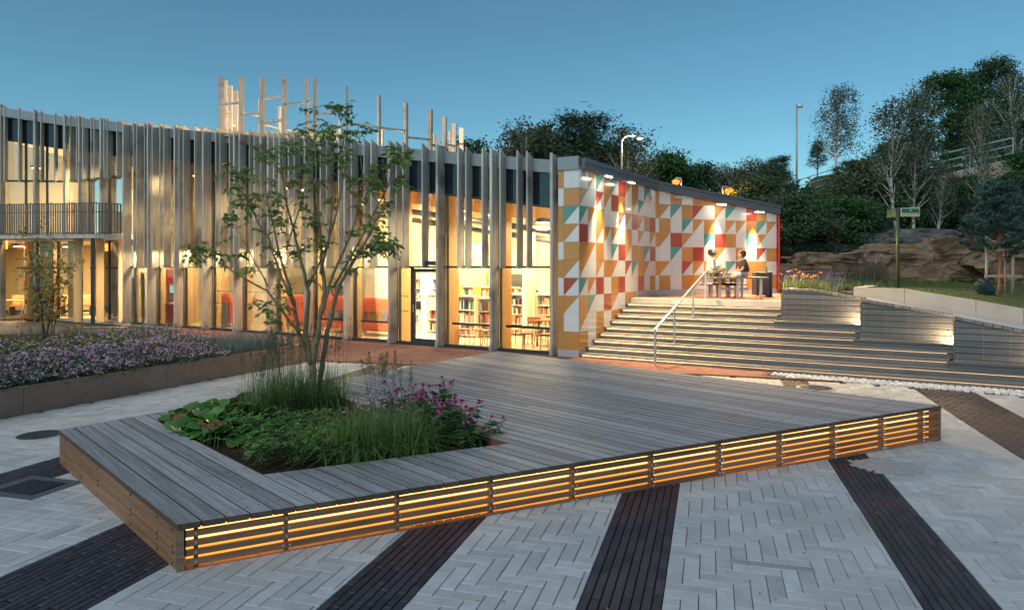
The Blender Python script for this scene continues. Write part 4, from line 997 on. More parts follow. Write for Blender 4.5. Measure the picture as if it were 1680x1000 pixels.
def stool(px, o, label):
    t = T('stool', label, 'stool', IN(px, o), rng.uniform(0, 1), 'red topped stools by the window')
    MB().lathe([(.17, .42), (.175, .43), (.175, .455), (.16, .46)], n=18).build('seat', 'red_top', t, local=True)
    for k in range(3):
        a_ = k*2.094; MB().tube([(.14*math.cos(a_), .14*math.sin(a_), .42), (.19*math.cos(a_), .19*math.sin(a_), 0)], .018, 6).build('leg', 'birch_ply', t, local=True)
stool(762, 1.0, 'red topped stool nearest the low bookcase'); stool(787, 1.1, 'red topped stool in the middle of the stool row'); stool(800, 1.0, 'red topped stool beside the timber post'); stool(864, .9, 'red topped stool in front of the wooden chairs'); stool(897, .95, 'red topped stool nearest the tiled wall')
def chair(px, o, rz, label):
    t = T('chair', label, 'chair', IN(px, o), IA+rz, 'chairs at the reading table')
    MB().box(-.2, .2, -.2, .2, .43, .455).build('seat', 'birch_ply', t, local=True); MB().box(-.2, .2, .18, .2, .62, .82).build('backrest', 'birch_ply', t, local=True)
    for x in (-.18, .18):
        MB().tube([(x, -.17, .43), (x*1.1, -.2, 0)], .012, 6).build('leg', 'frame_dark', t, local=True); MB().tube([(x, .19, .8), (x, .17, .43), (x*1.1, .22, 0)], .012, 6).build('leg', 'frame_dark', t, local=True)
chair(846, 1.9, 1.3, 'wooden chair at the left end of the reading table'); chair(873, 1.7, .2, 'wooden chair in front of the reading table'); chair(892, 2.9, 3.1, 'wooden chair behind the reading table')
t = T('reading_table', 'low table with red round top inside the right end window', 'table', IN(893, 2.2), IA)
MB().lathe([(.5, .70), (.52, .71), (.52, .735), (.5, .74)], n=28).build('table_top', 'red_top', t, local=True)
for k in range(4): MB().tube([(.35*math.cos(k*1.57), .35*math.sin(k*1.57), .70), (.42*math.cos(k*1.57), .42*math.sin(k*1.57), 0)], .02, 6).build('leg', 'frame_dark', t, local=True)
for px, o, z, lab in ((753, 2.7, 1.35, 'yellow cut-out bear face on the low bookcase'), (783, 3.2, 1.28, 'yellow cut-out fox face on the low bookcase')):
    t = T('cutout_ornament', lab, 'ornament', IN(px, o, z), IA); MB().cbox((0, 0, .03), (.2, .08, .06)).build('base', 'yellow_toy', t, local=True)
    m = MB().tube([(0, -.015, .2), (0, .015, .2)], .14, 18); m.tube([(-.11, -.014, .32), (-.11, .014, .32)], .05, 10); m.tube([(.11, -.014, .32), (.11, .014, .32)], .05, 10); m.build('face', 'yellow_toy', t, local=True)
t = T('puppet', 'small green puppet with red arms on the bookcase top', 'toy', IN(866, 4.2, 1.42), IA); MB().lathe([(.24, 0), (.2, .12), (.1, .28), (.03, .3)], n=14).build('skirt', 'green_toy', t, local=True); MB().tube([(-.2, 0, .38), (0, 0, .3), (.2, 0, .4)], .03, 8).lathe([(.02, .28), (.07, .34), (.06, .44), (.01, .48)], n=10).build('head', 'red_paint', t, local=True)
def sofa(px, o, w, label):
    t = T('sofa', label, 'sofa', IN(px, o), IA, 'red high backed sofas'); MB().box(-w/2, w/2, 0, .8, .2, .46).build('seat', 'sofa_red', t, local=True, bevel=.04)
    MB().box(-w/2, w/2, -.12, .0, .16, 1.28).build('backrest', 'sofa_red', t, local=True, bevel=.05); MB().box(-w/2-.1, -w/2, -.12, .8, .16, 1.1).build('arm', 'sofa_red', t, local=True, bevel=.04); MB().box(w/2, w/2+.1, -.12, .8, .16, 1.1).build('arm', 'sofa_red', t, local=True, bevel=.04)
    for x in (-w/2, w/2): MB().tube([(x, -.05, .18), (x, -.05, 0)], .015, 6).build('leg', 'frame_dark', t, local=True); MB().tube([(x, .7, .2), (x, .7, 0)], .015, 6).build('leg', 'frame_dark', t, local=True)
sofa(622, 1.5, 1.25, 'red high backed sofa left of the entrance bay'); sofa(557, 1.7, 1.1, 'red high backed sofa behind the tree stems'); sofa(489, 1.6, .8, 'red high backed sofa farthest from the entrance'); sofa(372, 1.3, .5, 'red high backed sofa beside the dark litter bin')
for i, lab in ((3, 'dark window ledge of picture books in front of the nearer red sofa'), (4, 'dark window ledge of picture books behind the tree stems')):
    a, b = PS[i]+.15, PS[i+1]-.35; t = T('book_ledge', lab, 'shelf', Vector((*F((a+b)/2, .42), 0))); fpart('ledge', a, b, .36, .52, .56, .62, 'frame_dark', t); m = MB(); s = a+.08
    while s < b-.2:
        w = rng.uniform(.16, .24); m.hexa([F(s, .40, .62), F(s+w, .40, .62), F(s+w, .42, .62), F(s, .42, .62)], [F(s, .48, .9), F(s+w, .48, .9), F(s+w, .50, .9), F(s, .50, .9)]); s += w+.05
    m.build('picture_books', 'books', t, kind='stuff')
t = T('exit_sign', 'green emergency exit sign hanging inside the library', 'sign', IN(564, 1.6, 2.15), IA); MB().box(-.16, .16, -.02, .02, -.09, .09).build('panel', 'exit_green', t, local=True); MB().box(-.05, .03, -.024, -.021, -.06, .06).add([(.05, -.024, -.04), (.12, -.024, 0), (.05, -.024, .04)], [(0, 1, 2)]).build('pictogram', 'sign_white', t, local=True)
p = IN(282, .92); t = T('return_machine', 'book return machine with bright screen on the red wall', 'machine', p, IA); MB().box(-.02, .34, -.12, .06, 1.0, 1.62).build('body', 'sign_white', t, local=True); MB().box(.04, .3, -.128, -.121, 1.25, 1.55).build('screen', 'screen_white', t, local=True); MB().box(-.45, .34, -.3, .0, .84, .88).build('shelf', 'shelf_white', t, local=True)
textmesh('wall_lettering', 'Lämna', .17, 'sign_white', t, (0, 0, 0), (R(90), 0, 0)).location = (-.56, -.06, 1.36)
t = T('litter_bin', 'dark grey litter bin inside the window left of the tree', 'bin', IN(362, .95), IA); MB().box(-.22, .22, -.18, .18, 0, .92).build('body', 'bin_dark', t, local=True, bevel=.03); MB().lathe([(.12, .921), (.12, .93)], n=16).build('opening', 'black_vinyl', t, local=True)
t = T('info_screen', 'pale blue information screen behind the glass left of the shelf', 'screen', IN(197, 1.4, 1.0), IA); MB().box(-.24, .24, -.03, .03, -.05, 1.05).build('casing', 'frame_dark', t, local=True); MB().box(-.21, .21, -.036, -.031, 0, 1.0).build('display', 'screen_blue', t, local=True)
m = MB(); [m.box(-.14, .12-.05*(k % 3), -.0385, -.0365, .82-.07*k, .85-.07*k) for k in range(8)]; m.build('display_text', 'sign_white', t, local=True)
MB().box(-.05, .05, -.02, .02, -1.0, -.05).build('stand', 'frame_dark', t, local=True)
def poster(px, o, z, w, h, m_, lab):
    t = T('notice', lab, 'poster', IN(px, o, z), IA, 'notices in the library'); MB().box(-w/2, w/2, -.01, .0, -h/2, h/2).build('sheet', m_, t, local=True); m = MB()
    for k in range(5): m.box(-w*.38, w*(.38-.1*(k % 2)), -.013, -.011, h*(.36-.16*k)-.012, h*(.36-.16*k)+.006)
    m.build('print', 'black_vinyl', t, local=True)
poster(779, 3.3, 1.02, .42, .5, 'paper_pink', 'pink notice on the bookcase end'); poster(686, .6, 1.12, .24, .26, 'paper', 'white sticker on the glass door'); poster(711, 2.8, 1.05, .36, .44, 'paper_pink', 'pink notice seen through the glass door'); poster(352, 1.7, 1.25, .2, .36, 'paper', 'white notice left of the litter bin'); poster(384, 1.6, 1.25, .2, .36, 'paper', 'white notice right of the litter bin')
t = T('mannequin_display', 'red and white striped jumper display inside the window', 'display', IN(412, 1.2), IA); MB().lathe([(.02, 0), (.16, .02), (.03, .06), (.03, .8)], n=10).build('stand', 'birch_ply', t, local=True); m = MB()
for k in range(5): m.lathe([(.2-.015*k, .8+k*.09), (.19-.015*k, .885+k*.09)], n=14, mi=k % 2)
m.build('jumper', ['sign_white', 'sofa_red'], t, local=True)
t = T('mosaic_column', 'round column clad in small coloured tiles under the balcony', 'column', at(66, 437, 31.0)-Vector((0, 0, 2.29)))
m = MB(); nn = 20
for r_ in range(16):
    for k in range(nn):
        a0, a1 = 2*math.pi*k/nn, 2*math.pi*(k+1)/nn-.02; z0, z1 = r_*.21, r_*.21+.2; q = lambda a_, rr: (rr*math.cos(a_), rr*math.sin(a_))
        m.hexa([(*q(a0, .6), z0), (*q(a1, .6), z0), (*q(a1, .58), z0), (*q(a0, .58), z0)], [(*q(a0, .6), z1), (*q(a1, .6), z1), (*q(a1, .58), z1), (*q(a0, .58), z1)], rng.choice([0, 0, 1, 1, 2, 3]))
m.build('mosaic_tiles', ['tile_white', 'tile_orange', 'tile_red', 'tile_teal'], t, local=True, kind='stuff'); MB().lathe([(.575, 0), (.575, 3.4)], n=24).build('shaft', 'grout', t, local=True)
pt = at(3, 400, 29.6); t = T('hanging_lamp', 'orange glowing pendant lamp under the balcony', 'lamp', pt); MB().lathe([(.2, -.22), (.22, 0), (.2, .22)], pt, 16).build('shade', 'orange_sign', t); MB().tube([pt+Vector((0, 0, .22)), pt+Vector((0, 0, .62))], .01, 6).build('cord', 'frame_dark', t)
def cafe_table(px, d, lab):
    pt = at(px, 437, d); pt.z = 0; t = T('cafe_table', lab, 'table', pt, group='cafe tables under the balcony'); MB().box(-.6, .6, -.35, .35, .72, .76).build('table_top', 'birch_ply', t, local=True)
    for x in (-.5, .5):
        for y in (-.28, .28): MB().tube([(x, y, .72), (x, y, 0)], .02, 6).build('leg', 'sign_white', t, local=True)
    b = T('cafe_bench', lab.replace('table', 'bench seat with back'), 'bench', pt+Vector((0, .75, 0)), group='cafe benches under the balcony'); MB().box(-.8, .8, -.2, .2, .42, .46).build('seat', 'sofa_red', b, local=True); MB().box(-.8, .8, .16, .2, .5, .95).build('backrest', 'clt', b, local=True)
    for x in (-.7, .7): MB().box(x-.02, x+.02, -.18, .18, 0, .42).build('leg', 'frame_dark', b, local=True)
cafe_table(25, 31.2, 'pale cafe table left of the mosaic column'); cafe_table(110, 31.6, 'pale cafe table right of the mosaic column')
# ---------------------------------------------------------------- terrace furniture and people
TD = 20.3
def tp(px, py, dd=0.0): return at(px, py, TD+dd)
def zpx(py): return CAMZ-(py-HY)/FPX*TD
x0, x1 = tp(1152, 437).x, tp(1227, 437).x
bn = T('slatted_bench', 'slatted park bench with backrest under the tiled wall', 'bench', ((x0+x1)/2, TD, TERZ))
for k in range(4): MB().box(x0, x1, TD+.30, TD+.33, zpx(466), zpx(466)+.03).v and MB().box(x0-.05, x1-.12, TD-.02, TD+.01, zpx(461-3.8*k)-.022, zpx(461-3.8*k)+.022).build('back_slat', 'coping_wood', bn)
for k in range(4): MB().box(x0, x1, TD+.04+.11*k, TD+.13+.11*k, zpx(466)-.035, zpx(466)).build('seat_slat', 'coping_wood', bn)
for px in (1170, 1183, 1199, 1213):
    x = tp(px, 437).x; MB().box(x-.03, x+.03, TD+.1, TD+.4, TERZ, zpx(466)-.036).build('leg', 'galv', bn)
for px in (1155, 1185, 1212): x = tp(px, 437).x; MB().box(x-.02, x+.02, TD+.012, TD+.04, zpx(467), zpx(449)).build('back_stay', 'galv', bn)
TD2 = TD-.55
def tq(px, py): return at(px, py, TD2)
x0, x1 = tq(1173, 437).x, tq(1259, 437).x; zt = tq(0, 454).z
tb = T('picnic_table', 'long dark picnic table on steel legs on the terrace', 'table', ((x0+x1)/2, TD2, TERZ))
for k in range(4): MB().box(x0, x1, TD2-.12+.15*k, TD2+.02+.15*k, zt-.05, zt).build('top_plank', 'coping_wood', tb)
for px, dy in ((1187, .36), (1209, -.06), (1224, .36), (1247, -.06)):
    x = tq(px, 437).x; MB().box(x-.032, x+.032, TD2+dy-.03, TD2+dy+.03, TERZ, zt-.052).build('leg', 'galv', tb)
MB().box(x0+.25, x1-.4, TD2+.39, TD2+.43, TERZ+.22, TERZ+.29).build('stretcher', 'galv', tb)
x = at(1250, 437, TD+.5).x
bi = T('litter_bin', 'square steel litter bin with oval opening against the tiled wall', 'bin', (x, TD+.5, TERZ))
MB().box(x-.24, x+.18, TD+.3, TD+.7, TERZ+.04, TERZ+.74).build('body', 'steel_dark', bi, bevel=.02); MB().box(x+.185, x+.24, TD+.28, TD+.72, TERZ, TERZ+.74).build('side_panel', 'frame_dark', bi)
m = MB(); m.lathe([(.11, 0), (.11, .01)], n=18); m.v = [(x-.03+a_*1.0, TD+.295-c_*.5, TERZ+.6+b_*.5) for a_, b_, c_ in m.v]; m.build('opening', 'black_vinyl', bi)
bt = T('bottle', 'green bottle standing on the litter bin', 'bottle', (x+.14, TD+.5, TERZ+.742)); MB().lathe([(.03, 0), (.032, .02), (.032, .13), (.012, .18), (.012, .23)], (x+.14, TD+.5, TERZ+.742), 12).build('glass', 'green_toy', bt, smooth=True)
def skin(name, chains, material, parent, sub=2):                     # chains: lists of (point, radius); equal points are shared
    vs, rs, es, idx = [], [], [], {}
    def vid(p, r):
        k = tuple(round(c, 4) for c in p)
        if k not in idx: idx[k] = len(vs); vs.append(Vector(p)-org(parent)); rs.append(r)
        return idx[k]
    for ch in chains:
        ids = [vid(p, r) for p, r in ch]; es += list(zip(ids, ids[1:]))
    me = bpy.data.meshes.new(name); me.from_pydata(vs, es, []); me.materials.append(mat(material))
    o = link(name, me, parent); sk = o.modifiers.new('skin', 'SKIN'); sk.use_smooth_shade = True
    for i, r in enumerate(rs):
        rr = r if hasattr(r, '__len__') else (r, r); me.skin_vertices[0].data[i].radius = rr
    me.skin_vertices[0].data[0].use_root = True
    sb_ = o.modifiers.new('sub', 'SUBSURF'); sb_.levels = sb_.render_levels = sub
    return o
def head(c, face, parent, r=.105):                                    # head with nose, brow and ears; face = +1 looks right, -1 left
    bm = bmesh.new(); bmesh.ops.create_uvsphere(bm, u_segments=20, v_segments=16, radius=1)
    for v in bm.verts:
        x, y, z = v.co; k = 1-.25*max(0, -z)*(1-.3*max(0, x)); v.co = Vector((x*r*.95*(.9+.1*k), y*r*.74*k, z*r*1.22))
        if x > .55 and abs(y) < .32:
            if -.35 < z < .15: v.co.x += .022*(1-abs(y)/.32)*(1-abs(z+.1)/.35)                 # nose
            elif z < -.6: v.co.x += .008
            if .12 < z < .3 and abs(y) > .1: v.co.x -= .010                                     # eye hollows
        if abs(y) > .9 and abs(z) < .3: v.co.y *= 1.12                                           # ears
        v.co.x *= face
    bmesh.ops.recalc_face_normals(bm, faces=bm.faces)
    me = bpy.data.meshes.new('head'); bm.to_mesh(me); bm.free(); me.materials.append(mat('skin')); me.polygons.foreach_set('use_smooth', [True]*len(me.polygons))
    return link('head', me, parent, c)
def hand(wrist, dirv, side, parent, mtl='skin'):                      # palm, four fingers and a thumb
    d = Vector(dirv).normalized(); up = Vector((0, 0, 1)); lat = d.cross(up).normalized(); dn = lat.cross(d).normalized(); w = Vector(wrist)
    ch = [[(w, .022), (w+d*.05, (.034, .018)), (w+d*.085, (.034, .017))]]
    for k, L in enumerate((.060, .070, .066, .052)):
        b = w+d*.085+lat*(-.030+.02*k); ch.append([(w+d*.085, (.034, .017)), (b, .010), (b+d*L*.5-dn*.006, .009), (b+d*L*.85-dn*.028, .008)])
    b = w+d*.03+lat*side*.03; ch.append([(w+d*.05, (.034, .018)), (b+lat*side*.018, .011), (b+lat*side*.03+d*.035, .010)])
    return skin('hand', ch, mtl, parent, 1)
def person(label, hip, chest, neck, headc, face, legs, arms, mats_, capm, hairm, dd):
    hipv = tp(*hip, dd); t = T('person', label, 'person', hipv)
    ch, nk, hd = tp(*chest, dd), tp(*neck, dd), tp(*headc, dd); off = Vector((0, .13, 0)); so_ = Vector((0, .18, 0))
    body = [[(hipv, (.09, .10)), (ch, (.09, .12)), (nk, .05), (hd-Vector((0, 0, .04)), .055)]]
    tro = [[(hipv+Vector((0, 0, .06)), (.14, .165)), (hipv, (.14, .165))]]; shirt = [[(hipv+Vector((0, 0, .02)), (.142, .165)), ((hipv+ch)/2, (.135, .165)), (ch, (.14, .185)), (nk-Vector((0, 0, .035)), .075)]]
    for sg, (kn, an) in zip((-1, 1), legs):
        h = hipv+off*sg*.8; k_, a_ = tp(*kn, dd)+off*sg*.9, tp(*an, dd)+off*sg*.9
        body.append([(hipv, (.09, .10)), (h, .075), (k_, .05), (a_, .038)]); tro.append([(hipv, (.14, .165)), (h, .11), (k_, .075), (k_.lerp(a_, .5), .068), (a_+Vector((0, 0, .03)), .06)])
        skin('shoe', [[(a_+Vector((-.05*face, 0, -.035)), .04), (a_+Vector((.05*face, 0, -.04)), .042), (a_+Vector((.16*face, 0, -.055)), .033)]], 'shoe', t, 1)
    for sg, (el, hn) in zip((-1, 1), arms):
        s_ = ch+so_*sg+Vector((0, 0, .05)); e_, w_ = tp(*el, dd)+so_*sg*1.05, tp(*hn, dd)+so_*sg*.6
        body.append([(ch, (.09, .12)), (s_, .045), (e_, .038), (w_, .026)]); shirt.append([(ch, (.14, .185)), (s_, .075), (s_.lerp(e_, .75 if mats_[0] == 'dark_shirt' else 1.0), .062)] + ([] if mats_[0] == 'dark_shirt' else [(e_.lerp(w_, .85), .042)]))
        hand(w_, (w_-e_), -sg, t)
    skin('body', body, 'skin', t); skin('shirt', shirt, mats_[0], t); skin('trousers', tro, mats_[1], t)
    head(hd, face, t)
    if capm:
        m = MB().lathe([(.112, .015), (.115, .05), (.10, .11), (.06, .145), (.01, .155)], hd, 18); m.build('cap', capm, t, smooth=True)
        MB().hexa([hd+Vector((face*.07, -.075, .018)), hd+Vector((face*.20, -.055, .012)), hd+Vector((face*.20, .055, .012)), hd+Vector((face*.07, .075, .018))], [hd+Vector((face*.07, -.075, .032)), hd+Vector((face*.20, -.055, .022)), hd+Vector((face*.20, .055, .022)), hd+Vector((face*.07, .075, .032))]).build('cap_peak', capm, t)
    m = MB().lathe([(.06, -.06), (.098, -.02), (.108, .04), (.104, .085), (.07, .125), (.01, .14)], hd-Vector((face*.032, 0, 0)), 16); m.build('hair', hairm, t, smooth=True)
    return t
person('person in white T-shirt and cap sitting on the bench back with feet on the seat', (1166, 446.5), (1165.5, 430), (1167, 421.5), (1169, 415.5), 1, [((1189, 439.5), (1184.5, 463)), ((1181, 442), (1173.5, 463.5))], [((1166.5, 440.5), (1176, 436)), ((1167.5, 440), (1177, 438))], ('white_shirt', 'khaki'), 'cap_white', 'hair', .0)
pp = person('person in dark T-shirt sitting on the picnic table leaning forward', (1222, 450), (1220, 432), (1218, 424), (1216.5, 418), -1, [((1203, 448), (1204, 464)), ((1205, 449), (1201.5, 464))], [((1214.5, 441.5), (1206, 447)), ((1215, 442), (1207, 448))], ('dark_shirt', 'khaki'), None, 'hair', -.25)
c = at(1210.5, 447, TD2+.1); t = T('bag', 'small white bag beside the person on the picnic table', 'bag', (c.x, c.y, zt)); MB().box(c.x-.10, c.x+.10, c.y-.07, c.y+.07, zt+.001, zt+.13).build('body', 'white_shirt', t, bevel=.04); m = MB(); m.tube([(c.x-.07, c.y, zt+.12), (c.x-.05, c.y, zt+.2), (c.x+.05, c.y, zt+.2), (c.x+.07, c.y, zt+.12)], .01, 6); m.build('strap', 'white_shirt', t)
# ---------------------------------------------------------------- plants: helpers
def blades(base, H, lean, W, seg=3, curl=.5, seed=0):               # base (n,3); returns verts, quads
    r = np.random.default_rng(seed); n = len(base); base = np.asarray(base, float); H = np.broadcast_to(H, n)*r.uniform(.65, 1.1, n); az = r.uniform(0, 2*np.pi, n)
    ln = np.abs(r.normal(0, 1, n))*lean; dx, dy = np.cos(az), np.sin(az); Vs = []
    wx, wy = -dy, dx
    for k in range(seg+1):
        f = k/seg; out = H*ln*(f**1.7); up = H*(f-curl*ln*f**2.5*.9); w = np.full(n, W*(1-f*.92)*.5)
        c = base+np.stack([dx*out, dy*out, up], 1)
        Vs.append(c+np.stack([wx*w, wy*w, 0*w], 1)); Vs.append(c-np.stack([wx*w, wy*w, 0*w], 1))
    Vv = np.stack(Vs, 1).reshape(-1, 3); K = 2*(seg+1); q = np.array([[2*k, 2*k+1, 2*k+3, 2*k+2] for k in range(seg)])
    return Vv, (np.arange(n)[:, None, None]*K+q[None]).reshape(-1, 4)
def leaves(pos, L, W, seed=0, up=.3, dirs=None):                      # diamond leaves, slightly folded
    r = np.random.default_rng(seed); pos = np.asarray(pos, float); n = len(pos); d = r.normal(0, 1, (n, 3)) if dirs is None else np.asarray(dirs)+r.normal(0, .35, (n, 3)); d[:, 2] = d[:, 2]*.7-.1
    d /= np.linalg.norm(d, axis=1)[:, None]+1e-9; nn = r.normal(0, 1, (n, 3)); nn[:, 2] += up*3; sd_ = np.cross(d, nn); sd_ /= np.linalg.norm(sd_, axis=1)[:, None]+1e-9; nrm = np.cross(sd_, d)
    Ls = (L*r.uniform(.7, 1.25, n))[:, None]; Ws = (W*r.uniform(.75, 1.2, n))[:, None]
    a = pos; tip = pos+d*Ls-nrm*Ls*.12; mid = pos+d*Ls*.48
    Vv = np.stack([a, mid+sd_*Ws*.5+nrm*Ws*.12, tip, mid-sd_*Ws*.5+nrm*Ws*.12], 1).reshape(-1, 3)
    return Vv, np.arange(n*4).reshape(-1, 4)
def cat(*vf):
    Vs, Fs, k = [], [], 0
    for v, f in vf: Vs.append(v); Fs.append(f+k); k += len(v)
    return np.concatenate(Vs), np.concatenate(Fs)
def in_open(p, m=.03): return inside(OPEN, V2(p[0], p[1]), m)
# ---------------------------------------------------------------- plants in the platform bed
SZ = .33
def bedpt(px, py, z=SZ): return atz(px, py, z)
def grass_clump(px, py, label, H=.62, n=330, seed=1, plumes=0, r=.10, PH=1.0):
    c = bedpt(px, py); t = T('grass_clump', label, 'grass', c, group='ornamental grasses in the platform bed'); rr = np.random.default_rng(seed)
    b = np.array(c)+np.c_[rr.normal(0, r, n), rr.normal(0, r, n), np.full(n, -.04)]
    npmesh('blades', *blades(b, H, .95, .012, 5, .42, seed), 'grass_bed', t, 'stuff')
    if plumes:
        b = np.array(c)+np.c_[rr.normal(0, r*.9, plumes), rr.normal(0, r*.9, plumes), np.zeros(plumes)]; Pv = []
        vs = MB()
        for i in range(plumes):
            h = PH*rr.uniform(.75, 1.1); dx, dy = rr.normal(0, .10, 2); p0 = Vector(b[i]); p1 = p0+Vector((dx*.5, dy*.5, h*.6)); p2 = p0+Vector((dx, dy, h)); vs.tube([p0, p1, p2], [.003, .0025, .001], 4)
            for k in range(46):
                f = rr.uniform(0, 1); q = p1.lerp(p2, .15+.85*f); sp = .018*(1-f)+.004; Pv.append((q.x+rr.normal(0, sp), q.y+rr.normal(0, sp), q.z))
        vs.build('stalks', 'plume', t, kind='stuff'); dirs = np.tile([0, 0, 1.2], (len(Pv), 1)); npmesh('plumes', *leaves(Pv, .04, .008, seed, 0, dirs), 'plume', t, 'stuff')
grass_clump(590, 750, 'front left grass clump with arching blades in the platform bed', .66, 620, 1, 0, .13); grass_clump(660, 744, 'front right grass clump with arching blades in the platform bed', .62, 560, 2, 6, .13, .95)
grass_clump(455, 676, 'tall feathery grass at the back left of the bed', .78, 420, 3, 22, .13, 1.15); grass_clump(425, 684, 'feathery grass beside the broad green leaves', .62, 300, 4, 12, .11, .95); grass_clump(535, 664, 'feathery grass right behind the tree trunk', .72, 320, 5, 14, .13, 1.15); grass_clump(488, 668, 'feathery grass left behind the tree trunk', .72, 320, 6, 14, .12, 1.2); grass_clump(628, 694, 'slender grass with upright plumes between tree and coneflowers', .42, 160, 8, 12, .10, .85)
# bergenia: broad rounded leaves, each its own part
bc = bedpt(352, 700); be_ = T('bergenia', 'clump of broad glossy rounded green leaves at the left of the bed', 'plant', bc)
def round_leaf():
    m = MB(); n = 10; m.v = [(0, 0, 0)]
    for i in range(n+1):
        a_ = -2.5+5.0*i/n; m.v.append((.075+.075*math.cos(a_), .07*math.sin(a_), .012*abs(math.sin(a_))+.012*math.sin(a_*3)-.02*max(0, math.cos(a_))))
    m.v.append((.08, 0, -.004)); c_ = len(m.v)-1
    m.f = [(c_, i, i+1) for i in range(1, n+1)]+[(c_, 0, 1), (c_, n+1, 0)]; m.mi = [0]*len(m.f); return m.mesh('leaf', 'leaf_bergenia', smooth=True)
rl = round_leaf(); rs = random.Random(5); st_m = MB()
for i in range(260):
    px = rs.uniform(278, 425); py = rs.uniform(668, 735); q = bedpt(px, py)
    if not in_open(q, .0) or (px-352)/80 > 1 or abs((px-352)/78)**2+abs((py-700)/32)**2 > 1.1: continue
    h = .05+.13*(1-abs((px-352)/78)**2*.7)*rs.uniform(.3, 1); az = rs.uniform(0, 6.28); o = link('leaf', rl, be_, q+Vector((0, 0, h))); o.rotation_euler = (rs.uniform(-.5, .5), rs.uniform(-.75, .25), az); o.scale = [rs.uniform(.95, 1.5)]*3
    st_m.tube([q+Vector((-.02*math.cos(az), -.02*math.sin(az), -.03)), q+Vector((0, 0, h))], .005, 4)
st_m.build('stalks', 'leaf_cone', be_, kind='stuff')
# cotoneaster: arching sprays of tiny leaves
cb = bedpt(455, 742); ct = T('cotoneaster', 'low spreading shrub with herringbone sprays of tiny bright leaves', 'shrub', cb); Lp, Ld = [], []; tw = MB()
for i in range(190):
    q = bedpt(rs.uniform(395, 545), rs.uniform(704, 770))
    if not in_open(q, .02): continue
    az = rs.uniform(-.9, 1.2) if rs.random() < .6 else rs.uniform(0, 6.28); L = rs.uniform(.22, .5); pts = [q+Vector((math.cos(az)*L*f, math.sin(az)*L*f, .05+.20*math.sin(f*2.2))) for f in (0, .25, .5, .75, 1)]; tw.tube(pts, [.004, .0035, .003, .002, .001], 4)
    for k in range(44):
        f = k/44; j = min(3, int(f*4)); p = pts[j].lerp(pts[j+1], f*4-j); sg = 1 if k % 2 else -1; Lp.append(p); Ld.append((-math.sin(az)*sg*1.5, math.cos(az)*sg*1.5, .5))
npmesh('leaves', *leaves(Lp, .034, .020, 3, .8, Ld), 'leaf_coton', ct, 'stuff'); tw.build('twigs', 'bark_dark', ct, kind='stuff')
# coneflowers
def cone_mesh():
    m = MB().lathe([(.012, .0), (.017, .008), (.014, .018), (.005, .024)], n=8, mi=1)
    for k in range(13):
        a_ = k*6.283/13; ca, sa = math.cos(a_), math.sin(a_); m.add([(.012*ca, .012*sa, .006), (.03*ca-.007*sa, .03*sa+.007*ca, .0), (.046*ca, .046*sa, -.014), (.03*ca+.007*sa, .03*sa-.007*ca, .0)], [(0, 1, 2, 3)], 0)
    return m.mesh('flower', ['petal_pink', 'cone_dark'])
cf = cone_mesh()
def coneflower(px, py, n, H, seed, label):
    r = random.Random(seed); c = bedpt(px, py); t = T('coneflower', label, 'flower', c, group='pink coneflowers in the platform bed'); stm = MB(); Lp, Ld = [], []
    for i in range(n):
        dx, dy = r.gauss(0, .11), r.gauss(0, .09); h = H*r.uniform(.6, 1.08); b = c+Vector((dx*.5, dy*.5, -.03)); e = c+Vector((dx*1.3, dy*1.3, h)); md = b.lerp(e, .5)+Vector((r.gauss(0, .015), r.gauss(0, .015), 0)); stm.tube([b, md, e], [.004, .0035, .003], 5)
        o = link('flower', cf, t, e); o.rotation_euler = (r.uniform(-.7, .5), r.uniform(-.5, .5), r.uniform(0, 6)); o.scale = [r.uniform(.8, 1.2)]*3
        for k in range(26):
            f = r.uniform(.02, .85); p = b.lerp(e, f); a_ = r.uniform(0, 6.28); Lp.append(p); Ld.append((math.cos(a_)*1.3, math.sin(a_)*1.3, .5-f*.3))
    stm.build('stems', 'leaf_cone', t, kind='stuff'); npmesh('leaves', *leaves(Lp, .13, .04, seed, .6, Ld), 'leaf_cone', t, 'stuff')
for k, (px, py, n, H, lab) in enumerate(((672, 712, 9, .50, 'coneflower next to the front right grass'), (700, 722, 9, .46, 'coneflower with bright pink heads at the bed front'), (712, 700, 9, .58, 'tallest coneflower at the back of the bed'), (735, 716, 9, .44, 'coneflower in the middle of the flowering group'), (756, 724, 7, .38, 'coneflower leaning towards the bed tip'), (780, 728, 4, .24, 'lowest coneflower nearest the bed tip'), (652, 700, 8, .50, 'coneflower behind the front right grass'))): coneflower(px, py, int(n*1.5), H, 40+k, lab)
# pale flowers behind the front grass
pf = T('gaura', 'airy plant with small pale pink flowers behind the front grass', 'flower', bedpt(610, 712)); r = np.random.default_rng(9); Pv, sv = [], MB()
for i in range(95):
    b = bedpt(r.uniform(570, 665), r.uniform(700, 728)); h = r.uniform(.28, .55); e = b+Vector((r.normal(0, .05), r.normal(0, .05), h)); sv.tube([b, e], [.002, .0012], 3)
    for k in range(4): Pv += [np.array(e)+r.normal(0, .012, 3)]*1
npmesh('petals', *leaves(np.array(Pv), .026, .018, 9, .5), 'petal_pale', pf, 'stuff'); sv.build('stems', 'leaf_cone', pf, kind='stuff')
